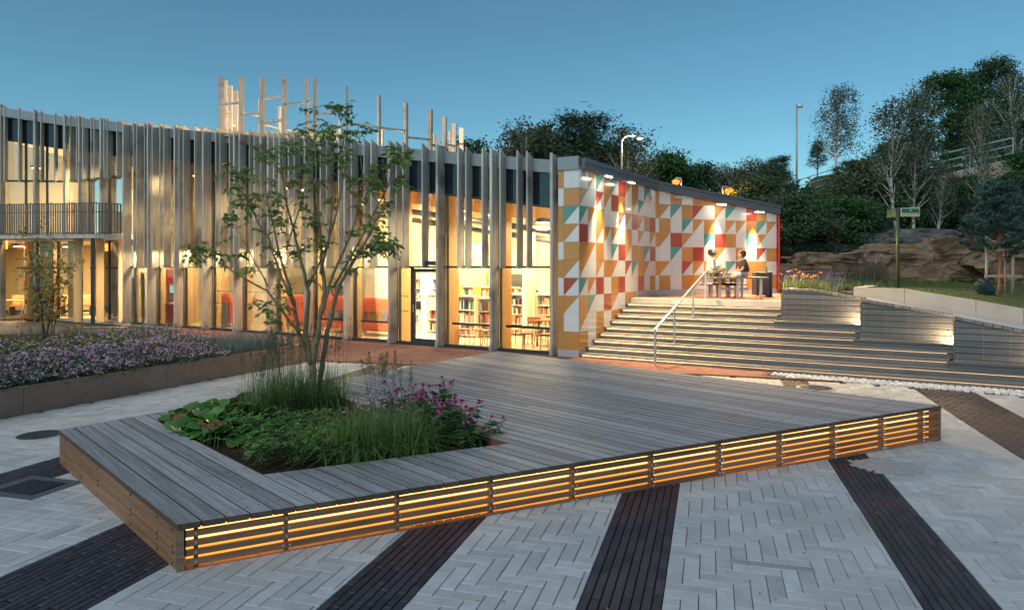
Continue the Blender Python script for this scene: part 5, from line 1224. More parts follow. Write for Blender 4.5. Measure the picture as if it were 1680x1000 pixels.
# ---------------------------------------------------------------- the multi-stemmed tree in the bed
tb_ = bedpt(512, 668); tree = T('young_tree', 'young multi-stemmed tree with sparse green leaves in the platform bed', 'tree', tb_)
D0 = tb_.y
wood = MB(); Lp, Ld = [], []; rt = random.Random(21)
stems = [([(512, 672), (511, 640), (513, 598)], [.066, .056, .052], 0), ([(513, 600), (521, 548), (531, 480), (527, 400), (520, 300), (516, 185)], [.044, .036, .029, .021, .013, .004], .15), ([(512, 600), (502, 545), (505, 480), (494, 420), (470, 330), (456, 235)], [.04, .034, .027, .02, .012, .004], -.5),
         ([(511, 602), (490, 545), (478, 480), (458, 415), (438, 330), (418, 250)], [.036, .03, .024, .017, .011, .004], .5), ([(492, 548), (468, 515), (440, 478), (394, 452), (350, 425), (318, 412)], [.022, .018, .015, .011, .007, .003], -.4), ([(482, 500), (462, 455), (440, 395), (408, 335), (384, 285)], [.02, .017, .013, .008, .003], -.7),
         ([(526, 520), (545, 450), (578, 380), (598, 300), (588, 205)], [.026, .021, .016, .01, .003], .6), ([(556, 432), (580, 425), (606, 406), (636, 398)], [.014, .011, .008, .004], -.5), ([(548, 470), (595, 385), (636, 305), (656, 248)], [.02, .015, .009, .003], -.3), ([(524, 450), (552, 345), (568, 260), (556, 180)], [.019, .014, .009, .003], .3), ([(470, 410), (500, 310), (492, 215)], [.013, .009, .003], .7), ([(440, 470), (400, 400), (376, 350)], [.011, .007, .003], .2), ([(506, 470), (540, 390), (545, 300), (530, 220)], [.016, .012, .008, .003], -.8),
         ([(523, 640), (531, 590), (540, 530), (556, 470), (600, 395), (632, 330), (628, 262)], [.038, .036, .032, .026, .018, .01, .003], -.25)]
def leafspray(p, d, n=7, L=.17):
    d = d.normalized(); sdv = d.cross(Vector((0, 0, 1)))
    if sdv.length < .1: sdv = Vector((1, 0, 0))
    sdv.normalize()
    for k in range(n):
        f = (k+1)/n; q = p+d*L*f-Vector((0, 0, .05*f*f)); sg = 0 if k == n-1 else (1 if k % 2 else -1); Lp.append(q); Ld.append(d*.5+sdv*sg*1.1-Vector((0, 0, .45)))
    wood.tube([p, p+d*L-Vector((0, 0, .05))], [.002, .001], 3)
for pts, rad, sw in stems:
    n = len(pts); P = []
    for i, (px, py) in enumerate(pts):
        f = i/(n-1); dd = D0+sw*f*f*1.1 if sw else D0
        if sw == -.25: dd = D0+.25-.5*f
        P.append(at(px, py, dd)+Vector((rt.uniform(-.012, .012), rt.uniform(-.012, .012), 0))*(1 if i else 0))
    Pf, Rf = [], []
    for i in range(n-1):
        for k in range(4):
            f = k/4; Pf.append(P[i].lerp(P[i+1], f)+Vector((rt.gauss(0, .006), rt.gauss(0, .006), 0))); Rf.append(rad[i]+(rad[i+1]-rad[i])*f)
    Pf.append(P[-1]); Rf.append(rad[-1]); wood.tube(Pf, Rf, 8)
    if not sw: continue
    Ln = sum((a-b).length for a, b in zip(Pf, Pf[1:]))
    nt = int(Ln*7.2)
    for k in range(nt):
        f = rt.uniform(.38, 1.0); j = min(len(Pf)-2, int(f*(len(Pf)-1))); p = Pf[j].lerp(Pf[j+1], rt.random()); d = (Pf[j+1]-Pf[j]).normalized(); az = rt.uniform(0, 6.28); o_ = Vector((math.cos(az), math.sin(az), rt.uniform(-.1, .6))).normalized(); td = (d*.7+o_).normalized(); L = rt.uniform(.12, .42)*(1.25-f*.45)
        e = p+td*L; md = p+td*L*.5+Vector((0, 0, .02)); wood.tube([p, md, e], [max(.0028, Rf[j]*.35), .003, .0018], 4)
        if f > .5 or rt.random() < .25:
            for q in range(rt.choice([1, 2, 2, 3])):
                leafspray(p.lerp(e, rt.uniform(.5, 1)), td+Vector((rt.gauss(0, .5), rt.gauss(0, .5), rt.gauss(-.1, .35))), rt.choice([4, 5, 6, 7]), rt.uniform(.10, .18))
    for q in range(4): leafspray(Pf[-1]-Vector((0, 0, .04*q)), Vector((rt.gauss(0, .6), rt.gauss(0, .6), rt.gauss(.2, .4))), 6, .17)
for px, py, n_ in ((332, 412, 5), (360, 418, 5), (394, 452, 3), (432, 500, 6), (455, 480, 4), (440, 520, 5), (470, 500, 3), (636, 398, 16), (622, 402, 10), (628, 388, 8), (545, 205, 6), (410, 330, 7), (385, 300, 6), (660, 300, 5)):
    for q in range(n_):
        p = at(px+rt.gauss(0, 7), py+rt.gauss(0, 6), D0+rt.gauss(-.2, .12)); leafspray(p, Vector((rt.gauss(0, .7), rt.gauss(0, .7), rt.gauss(-.1, .4))), 6, .15)
wood.build('trunk', 'bark', tree, smooth=True)
npmesh('crown', *leaves(np.array([tuple(p) for p in Lp]), .090, .050, 4, .5, np.array([tuple(d) for d in Ld])), 'leaf_tree', tree, 'stuff')
# ---------------------------------------------------------------- raised planter at the left
pl = T('raised_planter', 'long raised flower bed edged with brown granite slabs', 'planter', (*PW0, 0))
s = -2.2; Lw = (PW1-PW0).length
while s < Lw-.01:
    e = min(Lw, s+1.27); a, b = PW0+pwd*(s+.003), PW0+pwd*(e-.003); MB().prism([a, b, b+pwn*.14, a+pwn*.14], -.05, .43).build('granite_slab', 'granite_brown', pl); s = e
PE = PW1-U*6.5
a, b = PW1+pwd*.0, PE
d2 = (PE-PW1).normalized(); n2 = V2(d2.y, -d2.x) if V2(d2.y, -d2.x).y < 0 else V2(-d2.y, d2.x); s = .15
while s < 6.4:
    e = s+1.25; q0, q1 = PW1+d2*(s+.003), PW1+d2*(e-.003); MB().prism([q0, q1, q1+n2*.14, q0+n2*.14], -.05, .43).build('granite_slab', 'granite_brown', pl); s = e
PWN = PW_NEAR
MB().prism([PWN+pwn*.14, PW1+pwn*.14+d2*.0, PE+n2*.14, V2(-22, 19.5), V2(-19, 9)], -.05, .36).build('soil_fill', 'soil', pl)
def planter_pt(f, w):                                            # f along the wall from the camera end, w inwards
    return PW0+pwd*f+pwn*w
r = np.random.default_rng(31)
def scatter(n, f0, f1, w0, w1): return [planter_pt(r.uniform(f0, f1), r.uniform(w0, w1)) for _ in range(n)]
def mound(w): return .36+.26*math.sin(min(1.0, max(0, (w-.05)/1.6))*math.pi/2)
def stuffplant(name, label, cat, P, H, W, lean, m_, seed, z=None, n_fl=0, fl_m=None, fl_size=.03, seg=2):
    b = np.array([(p.x, p.y, .34 if z is None else z) for p in P]); t = T(name, label, cat, b.mean(0), kind='stuff')
    npmesh('foliage', *blades(b, H, lean, W, seg, .4, seed), m_, t, 'stuff')
    if n_fl:
        rr = np.random.default_rng(seed+1); ix = rr.integers(0, len(b), n_fl); hh = np.broadcast_to(H, len(b))[ix]; fp = b[ix]+np.c_[rr.normal(0, .09, n_fl), rr.normal(0, .09, n_fl), hh*rr.uniform(.72, 1.06, n_fl)]
        v1 = leaves(fp, fl_size, fl_size*.8, seed+2, 1.0); v2 = leaves(fp, fl_size, fl_size*.8, seed+3, 1.0); v3 = leaves(fp, fl_size, fl_size*.8, seed+5, 1.0)
        npmesh('blossom', *cat_(v1, v2, v3), fl_m, t, 'stuff')
    return t
cat_ = cat
def leafy(P, H, n_per, L, W, seed):
    rr = np.random.default_rng(seed); pts = []
    for p, h in zip(P, H): pts.append(np.c_[p.x+rr.normal(0, .11, n_per), p.y+rr.normal(0, .11, n_per), .36+rr.uniform(.0, 1, n_per)**.7*h])
    return leaves(np.concatenate(pts), L, W, seed, .4)
P = scatter(900, -2.2, 4.35, .02, 1.55); H = np.array([.20+.24*min(1, ((p-PW0).dot(pwn))/.9)+r.uniform(-.03, .05) for p in P])
t = stuffplant('pink_geraniums', 'dense mass of small pale pink flowers spilling along the granite wall', 'flowers', P, H, .02, .7, 'bed_green', 61, None, 4200, 'petal_pale', .034)
npmesh('leaves', *leafy(P, H, 14, .06, .035, 62), 'bed_green', t, 'stuff')
P = scatter(520, 4.2, 6.6, .04, 1.9); stuffplant('lavender', 'grey green lavender at the far end of the raised bed', 'flowers', P*3, .46, .016, .45, 'lavender_leaf', 63, None, 160, 'flower_purple', .025, 3)
P = scatter(500, .5, 5.2, 1.6, 3.4); H = np.array([.50+r.uniform(-.06, .08) for p in P]); t = stuffplant('catmint', 'bushy lilac flowering plants on the crest of the raised bed', 'flowers', P, H, .018, .6, 'lavender_leaf', 64, None, 900, 'petal_pale', .03)
npmesh('leaves', *leafy(P, H, 12, .06, .03, 65), 'bed_green', t, 'stuff')
P = scatter(60, 1.0, 4.0, 1.5, 2.2); stuffplant('yarrow', 'flat yellow yarrow flowers among the pink flowers', 'flowers', P, .56, .01, .3, 'bed_green', 66, None, 50, 'flower_yellow', .05)
P = scatter(1500, -1.5, 6.0, 3.3, 6.5); stuffplant('meadow_grass', 'dark green grass in the middle of the raised bed', 'grass', P, .55, .016, .5, 'bed_green', 67, None, 40, 'flower_orange', .06, 3)
P = scatter(500, -2.0, .8, 1.5, 3.4); stuffplant('low_green_planting', 'low dark green planting at the left edge of the raised bed', 'grass', P*2, .36, .02, .7, 'bed_green', 68, None, 90, 'flower_yellow', .04)
rr = np.random.default_rng(71)
for (px, lab) in ((118, 'tuft of upright brown grass beside the sapling'), (52, 'tuft of upright brown grass left of the sapling')):
    c = at(px, 540, 15.2); c.z = .4; t = T('reed_tuft', lab, 'grass', c, group='brown reed tufts in the raised bed'); b = np.array(c)+np.c_[rr.normal(0, .16, 150), rr.normal(0, .16, 150), np.zeros(150)]; npmesh('blades', *blades(b, .72, .22, .012, 3, .3, 72), 'plume', t, 'stuff')
# sapling in the raised bed
c = at(75, 545, 14.6); c.z = .4; sp_ = T('sapling', 'thin sapling with yellow orange leaves in the raised bed', 'tree', c); wood = MB(); Lp, Ld = [], []; rt = random.Random(5)
for px, py, d in ((40, 372, .2), (62, 360, -.3), (85, 385, .3), (108, 405, -.2), (122, 418, .4), (55, 440, -.3), (95, 440, .2), (70, 400, .1)):
    e = at(px, py, 14.6+d); b = c+Vector((rt.uniform(-.12, .12), rt.uniform(-.08, .08), 0)); md = b.lerp(e, .5)+Vector((rt.uniform(-.08, .08), 0, .05)); wood.tube([b, b.lerp(md, .5), md, md.lerp(e, .5), e], [.012, .010, .007, .005, .002], 6)
    for k in range(17):
        f = rt.uniform(.35, 1); p = (md.lerp(e, (f-.5)*2) if f > .5 else b.lerp(md, f*2)); tdv = Vector((rt.gauss(0, 1), rt.gauss(0, 1), rt.uniform(-.1, .5))).normalized(); q = p+tdv*rt.uniform(.08, .3); wood.tube([p, q], [.004, .002], 4)
        for j in range(6): Lp.append(q+Vector((rt.gauss(0, .05), rt.gauss(0, .05), rt.gauss(0, .04)))); Ld.append((rt.gauss(0, 1), rt.gauss(0, 1), -.3))
wood.build('trunk', 'bark_dark', sp_, smooth=True); npmesh('crown', *leaves(np.array([tuple(p) for p in Lp]), .10, .055, 6, .5, np.array(Ld)), 'leaf_sapling', sp_, 'stuff')
# ---------------------------------------------------------------- hill
def sm(a, b, x): x = min(1, max(0, (x-a)/(b-a))); return x*x*(3-2*x)
def hz(x, y):
    s, t = st_of(x, y); w = sm(3.9, 8, t); lawn = lerp_table(CWT, s)-.04 if s > 5.8 else 1.45
    base = lawn*(1-w)+(1.62 if s > 5.8 else 1.45)*w
    return base+sm(.33, .46, x/max(1, y))*(sm(26.2, 28.6, y)*1.25+sm(29.5, 47, y)*6.2)+.12*math.sin(x*.7+1)*math.sin(y*.5)*sm(28, 32, y)
hill = MB(); idx = {}; SS = [5.84+i*.5 for i in range(30)]+[21+i*3 for i in range(34)]; SS = [-60+i*3 for i in range(22)]+SS; TTs = [3.87+j*.45 for j in range(40)]+[22+j*2.5 for j in range(46)]
for i, s in enumerate(SS):
    for j, t in enumerate(TTs):
        p = ST(s, t); idx[i, j] = len(hill.v); hill.v.append((p.x, p.y, hz(p.x, p.y)))
for i in range(len(SS)-1):
    for j in range(len(TTs)-1):
        s, t = SS[i], TTs[j]
        if s < 5.83 and t < 9.6: continue
        if s < 2.6 and t < 20: continue
        hill.f.append((idx[i, j], idx[i+1, j], idx[i+1, j+1], idx[i, j+1])); hill.mi.append(0)
tag(hill.build('hill', 'lawn', smooth=True), kind='structure')
pa = MB()
pts = [at(1400, 437, 21.0), at(1480, 437, 20.2), at(1560, 437, 19.6), at(1680, 437, 19.0), at(1800, 437, 18.5)]
L_ = [Vector((p.x, p.y, hz(p.x, p.y)+.012)) for p in pts]; Rr_ = [Vector((p.x, p.y+1.5, hz(p.x, p.y+1.5)+.012)) for p in pts]; n = len(pts); pa.v = L_+Rr_; pa.f = [(i, i+1, n+i+1, n+i) for i in range(n-1)]; pa.mi = [0]*(n-1)
tag(pa.build('path', 'asphalt'), kind='structure')
r = np.random.default_rng(81); G = []
while len(G) < 9000:
    y = r.uniform(15, 27.5); x = y*r.uniform(.50, .80); s, t = st_of(x, y)
    if t > 3.95 and s > 5.9: G.append((x, y, hz(x, y)-.01))
t = T('lawn_grass', 'short green lawn behind the concrete wall', 'grass', (12, 20, 1.5), kind='stuff'); npmesh('blades', *blades(np.array(G), .075, .5, .012, 2, .4, 82), 'lawn_grass', t, 'stuff')
G = [];
while len(G) < 5000:
    y = r.uniform(26, 33); x = y*r.uniform(.40, .80); G.append((x, y, hz(x, y)-.02))
t = T('hill_grass', 'rough grass on the foot of the rocky hill', 'grass', (15, 28, 2), kind='stuff'); npmesh('blades', *blades(np.array(G), .22, .6, .03, 2, .4, 83), 'lawn_grass', t, 'stuff')
# rock outcrop
from mathutils import noise as mnoise
def rock(px, pyb, pyt, wpx, d, m_, label, seed, depth=2.2, grp='rock ledges of the outcrop'):
    b = at(px, pyb, d); zt_ = at(px, pyt, d).z; w = wpx*1.3/FPX*d/2; h = zt_-b.z
    bm = bmesh.new(); bmesh.ops.create_icosphere(bm, subdivisions=5, radius=1)
    o3 = Vector((seed*7.1, seed*3.3, 0))
    for v in bm.verts:
        c = v.co.copy(); q = Vector([math.copysign(abs(k)**.42, k) for k in c]); p = Vector((q.x*w, q.y*depth/2, q.z*h*.62+h*.38))
        n1 = mnoise.noise(p*.55+o3); p = p+Vector((0, 0, 0)); cell = mnoise.cell(Vector((p.x*.55+n1*.6, p.y*.8, p.z*1.1+n1*.5))+o3); fine = mnoise.ridged_multi_fractal(p*1.1+o3, .9, 2.1, 6, 1.0, 2.0)-1.0
        vor = mnoise.voronoi(p*.75+o3)[0]; crack = min(1, (vor[1]-vor[0])*5)
        k = 1+.20*(cell-.5)+.14*n1+.05*fine-.09*(1-crack); p = Vector((p.x*k, p.y*k, (p.z-h*.2)*(1+.22*n1+.10*(cell-.5)+.05*fine-.05*(1-crack))+h*.2)); v.co = p
    me = bpy.data.meshes.new('rock_ledge'); bm.to_mesh(me); bm.free(); me.materials.append(mat(m_))
    o = link('rock_ledge', me, None, b); o.rotation_euler = (0, 0, .12*math.sin(seed)); return tag(o, label, 'rock', grp)
rock(1305, 464, 432, 120, 26.8, 'rock', 'low pale rock ledge nearest the tiled wall', 1); rock(1385, 466, 414, 150, 27.2, 'rock', 'long brown rock ledge above the catmint', 2); rock(1462, 466, 401, 120, 27.6, 'rock', 'brown rock face left of the signpost', 3); rock(1545, 468, 396, 150, 27.6, 'rock', 'tall rounded brown rock face right of the signpost', 4, 2.6); rock(1600, 468, 392, 110, 28.0, 'rock', 'brown rock face behind the pine', 5); rock(1665, 478, 415, 130, 26.5, 'rock', 'brown rock ledge at the right edge', 6)
rock(1430, 402, 381, 90, 31.5, 'rock_grey', 'grey rock slab above the brown outcrop', 7, 1.8); rock(1508, 398, 377, 100, 31.5, 'rock_grey', 'flat grey rock slab under the birches', 8, 1.8); rock(1375, 412, 400, 90, 30.5, 'rock_grey', 'thin grey rock slab among the grass', 9, 1.5)
# garden bed by the terrace corner
P = [V2(at(px, 437, d).x, d) for px, d in zip(r.uniform(1284, 1385, 700), r.uniform(21.6, 24.5, 700))]; stuffplant('blue_catmint', 'blue grey catmint bed beside the red downpipe', 'flowers', P, np.array([.62+.1*math.sin(p.x*3) for p in P]), .022, .5, 'lavender_leaf', 91, 1.45, 260, 'flower_purple', .035, 2)
for k, (px, lab) in enumerate(((1318, 'daylily clump with orange flowers by the terrace'), (1340, 'second orange daylily clump left of the bench wall'), (1300, 'daylily clump nearest the red downpipe'))):
    c = at(px, 437, 20.6); c.z = 1.4; t = T('daylily', lab, 'flower', c, group='orange daylilies by the terrace'); b = np.array(c)+np.c_[r.normal(0, .16, 160), r.normal(0, .12, 160), np.zeros(160)]; npmesh('blades', *blades(b, .62, .6, .02, 3, .5, 92+k), 'lawn_grass', t, 'stuff'); fp = np.array(c)+np.c_[r.normal(0, .2, 5), r.normal(0, .1, 5), r.uniform(.55, .8, 5)]; npmesh('blossom', *cat(leaves(fp, .09, .05, 1), leaves(fp, .09, .05, 2), leaves(fp, .09, .05, 3)), 'flower_orange', t, 'stuff')
P = [V2(at(px, 437, d).x, d) for px, d in zip(r.uniform(1375, 1470, 900), r.uniform(20.8, 24, 900))]; stuffplant('low_juniper', 'low dark green ground cover behind the concrete wall', 'shrub', P, .32, .02, .8, 'leaf_deep', 95, 1.6)
P = [V2(at(px, 437, d).x, d) for px, d in zip(r.normal(1428, 16, 260), r.uniform(25.4, 26.2, 260))]; stuffplant('pink_grass', 'tuft of pinkish feathery grass in front of the rock', 'grass', P, 1.15, .02, .28, 'plume', 96, 1.6, 60, 'petal_pale', .06, 3)
# ---------------------------------------------------------------- trees
def bg_tree(name, H, env, h0, nclump, nleaf, rc, L, W, leafm, barkm, tr, seed, bend=.0, fork=0, droop=0.0):
    r = np.random.default_rng(seed); rt = random.Random(seed); root = T(name); wood = MB(); C = []
    def axis(f): return Vector((bend*math.sin(f*2.2)*H*.12, bend*.5*math.sin(f*3+1)*H*.06, f*H))
    for k in range(nclump):
        f = h0+(1-h0)*rt.random()**.85; R_ = env(f)*H; a_ = rt.uniform(0, 6.28); q = math.sqrt(rt.random()); p = axis(min(1, f))+Vector((math.cos(a_)*R_*q, math.sin(a_)*R_*q, 0)); C.append(p)
        if k % 2 == 0 or nclump < 40:
            f2 = max(h0*.6, f-rt.uniform(.10, .25)); b = axis(f2); md = b.lerp(p, .5)+Vector((0, 0, .03*H*(.5-q))); wood.tube([b, md, p], [tr*.42*(1-f2*.75), tr*.22*(1-f2*.7), tr*.06], 5)
    wood.tube([axis(f) for f in np.linspace(-.03, .97, 12)], [tr*(1-.9*f) for f in np.linspace(0, 1, 12)], 8); wood.build('trunk', barkm, root, local=True, smooth=True)
    C = np.array([tuple(p) for p in C]); ix = r.integers(0, len(C), nleaf); sc_ = rc*r.uniform(.35, 1.05, len(C)); pos = C[ix]+r.normal(0, 1, (nleaf, 3))*sc_[ix][:, None]*np.array([1, 1, .7]); pos[:, 2] = np.maximum(pos[:, 2]-np.abs(r.normal(0, droop, nleaf)), .05)
    npmesh('crown', *leaves(pos, L, W, seed, .4), leafm, root, 'stuff'); return root
ell = lambda w, m=.5: (lambda f: w*math.sqrt(max(.02, 1-((f-m)/(1.02-m) if f > m else (m-f)/(m+.02))**2)))
protos = {
 'birch_a': bg_tree('birch', 10, ell(.21, .66), .38, 110, 4600, .40, .19, .12, 'leaf_birch', 'bark_birch', .15, 1, 1.0, 0, .75), 'birch_b': bg_tree('birch', 10, ell(.18, .68), .40, 100, 3800, .40, .19, .12, 'leaf_birch', 'bark_birch', .14, 2, -1.2, 0, .8),
 'broad_a': bg_tree('broadleaf_tree', 10, ell(.30, .58), .2, 170, 13000, .50, .24, .17, 'leaf_deep', 'bark_dark', .16, 3, .4), 'broad_b': bg_tree('broadleaf_tree', 10, ell(.33, .6), .22, 150, 12000, .55, .26, .2, 'leaf_maple', 'bark_dark', .16, 4, -.3),
 'pine_a': bg_tree('pine_tree', 10, lambda f: .20*(1.15-f)**.8+.02, .3, 130, 11000, .36, .30, .05, 'needle_dark', 'bark_pine', .14, 5, .3), 'shrub_a': bg_tree('shrub', 4, ell(.5, .45), .04, 110, 10000, .36, .17, .11, 'leaf_deep', 'bark_dark', .06, 6, .2), 'shrub_b': bg_tree('shrub', 4, ell(.42, .5), .04, 100, 9000, .36, .19, .12, 'leaf_maple', 'bark_dark', .06, 7, -.4), 'shrub_c': bg_tree('shrub', 4, ell(.46, .5), .06, 95, 8000, .34, .17, .1, 'leaf_birch', 'bark_dark', .06, 8, .5)}
PH = {'birch_a': 10, 'birch_b': 10, 'broad_a': 10, 'broad_b': 10, 'pine_a': 10, 'shrub_a': 4, 'shrub_b': 4, 'shrub_c': 4}
used = set()
def put(kind, px, d, ytop, wide, label, cat_n, group, seed=0, z0=None):
    p = at(px, 437, d); z = hz(p.x, p.y)-.1 if z0 is None else z0; H = at(px, ytop, d).z-z; k = H/PH[kind]*1.0
    if kind in used: o = copy_tree(protos[kind])
    else: o = protos[kind]; used.add(kind)
    o.location = (p.x, p.y, z); o.rotation_euler = (0, 0, seed*2.4+px*.01); o.scale = (k*wide, k*wide, k); tag(o, label, cat_n, group); return o
TG = 'trees on the hill and behind the library'
for i, a in enumerate((
 ('birch_a', 1378, 42, 136, 1.15, 'airy birch standing alone left on the hill crest', 'birch'), ('birch_b', 1486, 31.6, 150, 1.0, 'leaning birch with white stem above the signpost', 'birch'), ('birch_a', 1506, 32.0, 134, .8, 'slender birch just right above the signpost', 'birch'), ('birch_b', 1540, 31.4, 262, .8, 'small birch with short white stem on the slope', 'birch'),
 ('birch_b', 1615, 30.6, 170, .55, 'birch with white stem behind the young pine', 'birch'), ('birch_a', 1672, 38, 122, .9, 'birch at the right edge of the photo', 'birch'), ('broad_b', 1562, 47, 122, 1.1, 'bright dark green broadleaf tree on the hill crest', 'tree'), ('broad_a', 1632, 48, 100, .95, 'tallest dark tree at the top right of the hill', 'tree'), ('pine_a', 1342, 48, 232, 1.5, 'dark pine left of the lone birch', 'pine'), ('pine_a', 1284, 52, 258, 1.5, 'dark pine behind the tall lamp post', 'pine'),
 ('birch_a', 838, 46, 194, 1.25, 'broad birch behind the library roof left of the dark pine', 'tree'), ('broad_a', 905, 50, 214, 1.0, 'dark tree behind the library roof between birch and pine', 'tree'), ('pine_a', 945, 48, 190, 1.8, 'tall dark pine behind the library roof', 'pine'), ('birch_b', 990, 47, 204, 1.2, 'birch right of the dark pine behind the roof', 'tree'), ('broad_a', 772, 54, 236, .9, 'low dark tree just right of the roof crown', 'tree'), ('broad_b', 1088, 58, 256, .9, 'round tree behind the first orange street lamp', 'tree'), ('birch_b', 1040, 60, 268, .9, 'thin tree right of the arched street lamp', 'tree'),
 ('broad_a', 1148, 60, 272, 1.0, 'dark tree between the two orange street lamps', 'tree'), ('birch_a', 1190, 58, 270, 1.0, 'grey green tree behind the second orange street lamp', 'tree'), ('birch_b', 1235, 56, 262, 1.1, 'pale tree right of the second orange street lamp', 'tree'), ('broad_a', 1265, 50, 272, .9, 'dark tree above the low end of the tiled wall', 'tree'), ('broad_a', 872, 58, 226, 1.0, 'dim dark tree farther back behind the birch', 'tree'), ('broad_b', 1120, 66, 282, 1.2, 'far dark tree low behind the sloping eaves', 'tree'), ('broad_a', 1215, 64, 284, 1.3, 'far dark tree low behind the pale tree', 'tree'), ('broad_a', 1012, 64, 240, .8, 'far dark tree right behind the arched lamp pole', 'tree'),
 ('broad_a', 1590, 45, 180, 1.3, 'wide dark tree in front of the hill crest', 'tree'), ('broad_a', 1510, 44, 215, 1.3, 'dark tree between the two slim birches', 'tree'), ('broad_b', 1665, 44, 170, 1.2, 'dark green tree at the right edge above the railing', 'tree'))): put(*a[:5], a[5], a[6], TG, i)
SG = 'dense shrubs on the slope'
SPT = [(1292, 30, 330, 1.3), (1312, 33, 325, 1.2), (1335, 29.6, 345, 1.2), (1355, 33, 322, 1.1), (1372, 36, 308, 1.2), (1385, 31, 330, 1.3), (1410, 34, 290, 1.3), (1425, 32, 335, 1.0), (1440, 37, 262, 1.2), (1465, 33.5, 300, 1.1), (1480, 38, 250, 1.3), (1515, 35, 295, 1.2), (1530, 33, 320, 1.1), (1548, 35, 298, 1.2), (1565, 33, 330, 1.3), (1585, 36, 290, 1.3), (1600, 32, 345, 1.2), (1622, 35, 300, 1.4), (1640, 31, 345, 1.3), (1655, 35, 292, 1.3), (1678, 32, 320, 1.4), (1690, 36, 250, 1.3), (1278, 34, 326, 1.4), (1300, 38, 318, 1.4), (1400, 40, 265, 1.4), (1560, 42, 250, 1.2), (1620, 41, 245, 1.3), (1330, 42, 316, 1.6), (1255, 40, 300, 1.3), (1450, 42, 240, 1.2)]
RANK = lambda d: 'lower' if d < 33.2 else ('middle' if d < 37.5 else 'upper')
for i, (px, d, yt, w) in enumerate(SPT):
    n_l = sum(1 for q in SPT if RANK(q[1]) == RANK(d) and q[0] < px)
    put(('shrub_a', 'shrub_b', 'shrub_c', 'shrub_a')[i % 4], px, d, yt, w, '%s dense shrub from the tiled wall in the %s rank of the hillside thicket' % (ORD[n_l], RANK(d)), 'shrub', SG, i)
# young pine with its stakes
def young_pine(px, pyb, d, ytop):
    b = at(px, pyb, d); b.z = hz(b.x, b.y); H = at(px, ytop, d).z-b.z; t = T('young_pine', 'young blue green pine tied to wooden stakes on the lawn', 'pine', b); wood = MB(); rt = random.Random(8); Np, Nd = [], []
    wood.tube([b+Vector((.02*math.sin(f*5), 0, H*f)) for f in np.linspace(-.02, 1, 10)], [.055*(1-.85*f) for f in np.linspace(0, 1, 10)], 8)
    def tuft(p, d, n):
        for k in range(n):
            q = p-d*rt.uniform(0, .16); Np.append(q); v = d*.9+Vector((rt.gauss(0, .6), rt.gauss(0, .6), rt.gauss(.1, .5))); Nd.append(v)
    for k in range(46):
        f = .30+.68*(k/46)+rt.uniform(-.02, .02); a_ = k*2.4+rt.uniform(-.3, .3); L = H*.40*(1.08-f)**.75*rt.uniform(.75, 1.15); o = b+Vector((0, 0, H*f)); dv = Vector((math.cos(a_), math.sin(a_), .28)).normalized(); e = o+dv*L+Vector((0, 0, L*.22)); md = o.lerp(e, .5)-Vector((0, 0, .03)); wood.tube([o, md, e], [.014, .01, .005], 5); tuft(e, dv+Vector((0, 0, .4)), 150)
        for j in range(9):
            p = o.lerp(e, rt.uniform(.25, .95)); d2_ = (dv+Vector((rt.gauss(0, .8), rt.gauss(0, .8), rt.gauss(.25, .4)))).normalized(); q = p+d2_*rt.uniform(.10, .28); wood.tube([p, q], [.006, .004], 4); tuft(q, d2_, 80)
    tuft(b+Vector((0, 0, H)), Vector((0, 0, 1)), 90); wood.build('trunk', 'bark_pine', t, smooth=True); npmesh('crown', *leaves(np.array([tuple(p) for p in Np]), .10, .020, 3, .2, np.array([tuple(v) for v in Nd])), 'needle_blue', t, 'stuff')
    fr = T('tree_stakes', 'wooden stakes and cross bars holding up the young pine', 'stakes', b)
    for dx, dy in ((-.42, -.1), (.2, -.22), (.34, .25)):
        c = b+Vector((dx, dy, 0)); zc = hz(c.x, c.y); MB().tube([(c.x, c.y, zc-.1), (c.x, c.y, zc+1.25)], .035, 8).build('stake', 'stake', fr, smooth=True)
    for z in (1.18, .48): MB().bar(b+Vector((-.5, -.14, z)), b+Vector((.42, -.26, z)), .03, .07).build('cross_bar', 'stake', fr); MB().bar(b+Vector((.18, -.26, z+.005)), b+Vector((.36, .3, z+.005)), .03, .07).build('cross_bar', 'stake', fr)
    bg = T('watering_bag', 'dark green watering bag lying at the foot of the pine', 'bag', b+Vector((-.5, -.15, 0))); bm = bmesh.new(); bmesh.ops.create_icosphere(bm, subdivisions=3, radius=.2)
    for v in bm.verts: v.co = Vector((v.co.x*1.2+v.co.z*-.5, v.co.y*.9, max(-.02, v.co.z*1.25+.16)))*(1+.18*mnoise.noise(v.co*9))
    me = bpy.data.meshes.new('body'); bm.to_mesh(me); bm.free(); me.materials.append(mat('bag_green')); o = link('body', me, bg); 
young_pine(1640, 495, 18.3, 303)
# ---------------------------------------------------------------- signpost, lamps, railings
b = at(1473, 470, 19.3); b.z = hz(b.x, b.y); zs = at(1473, 341, 19.3).z
sg = T('signpost', 'green signpost with small direction sign above the concrete wall', 'sign', b); MB().tube([b, (b.x, b.y, zs)], .045, 12).build('pole', 'pole_green', sg, smooth=True)
x0, x1 = b.x+.075, at(1508, 437, 19.3).x; z0, z1 = at(0, 355, 19.3).z, zs
MB().box(x0, x1, b.y-.03, b.y+.02, z0, z1).build('panel', 'sign_white', sg); MB().box(x0+.015, x1-.015, b.y-.033, b.y-.031, z0+.095, z1-.02).build('upper_field', 'sign_green', sg); MB().box(x0+.015, x1-.015, b.y-.033, b.y-.031, z0+.015, z0+.08).build('lower_field', 'sign_tan', sg)
textmesh('lettering', 'Parkeringsgatan', .062, 'sign_white', sg, (x0+.03, b.y-.034, z0+.028), (R(90), 0, 0)); xm = (x0+x1)/2
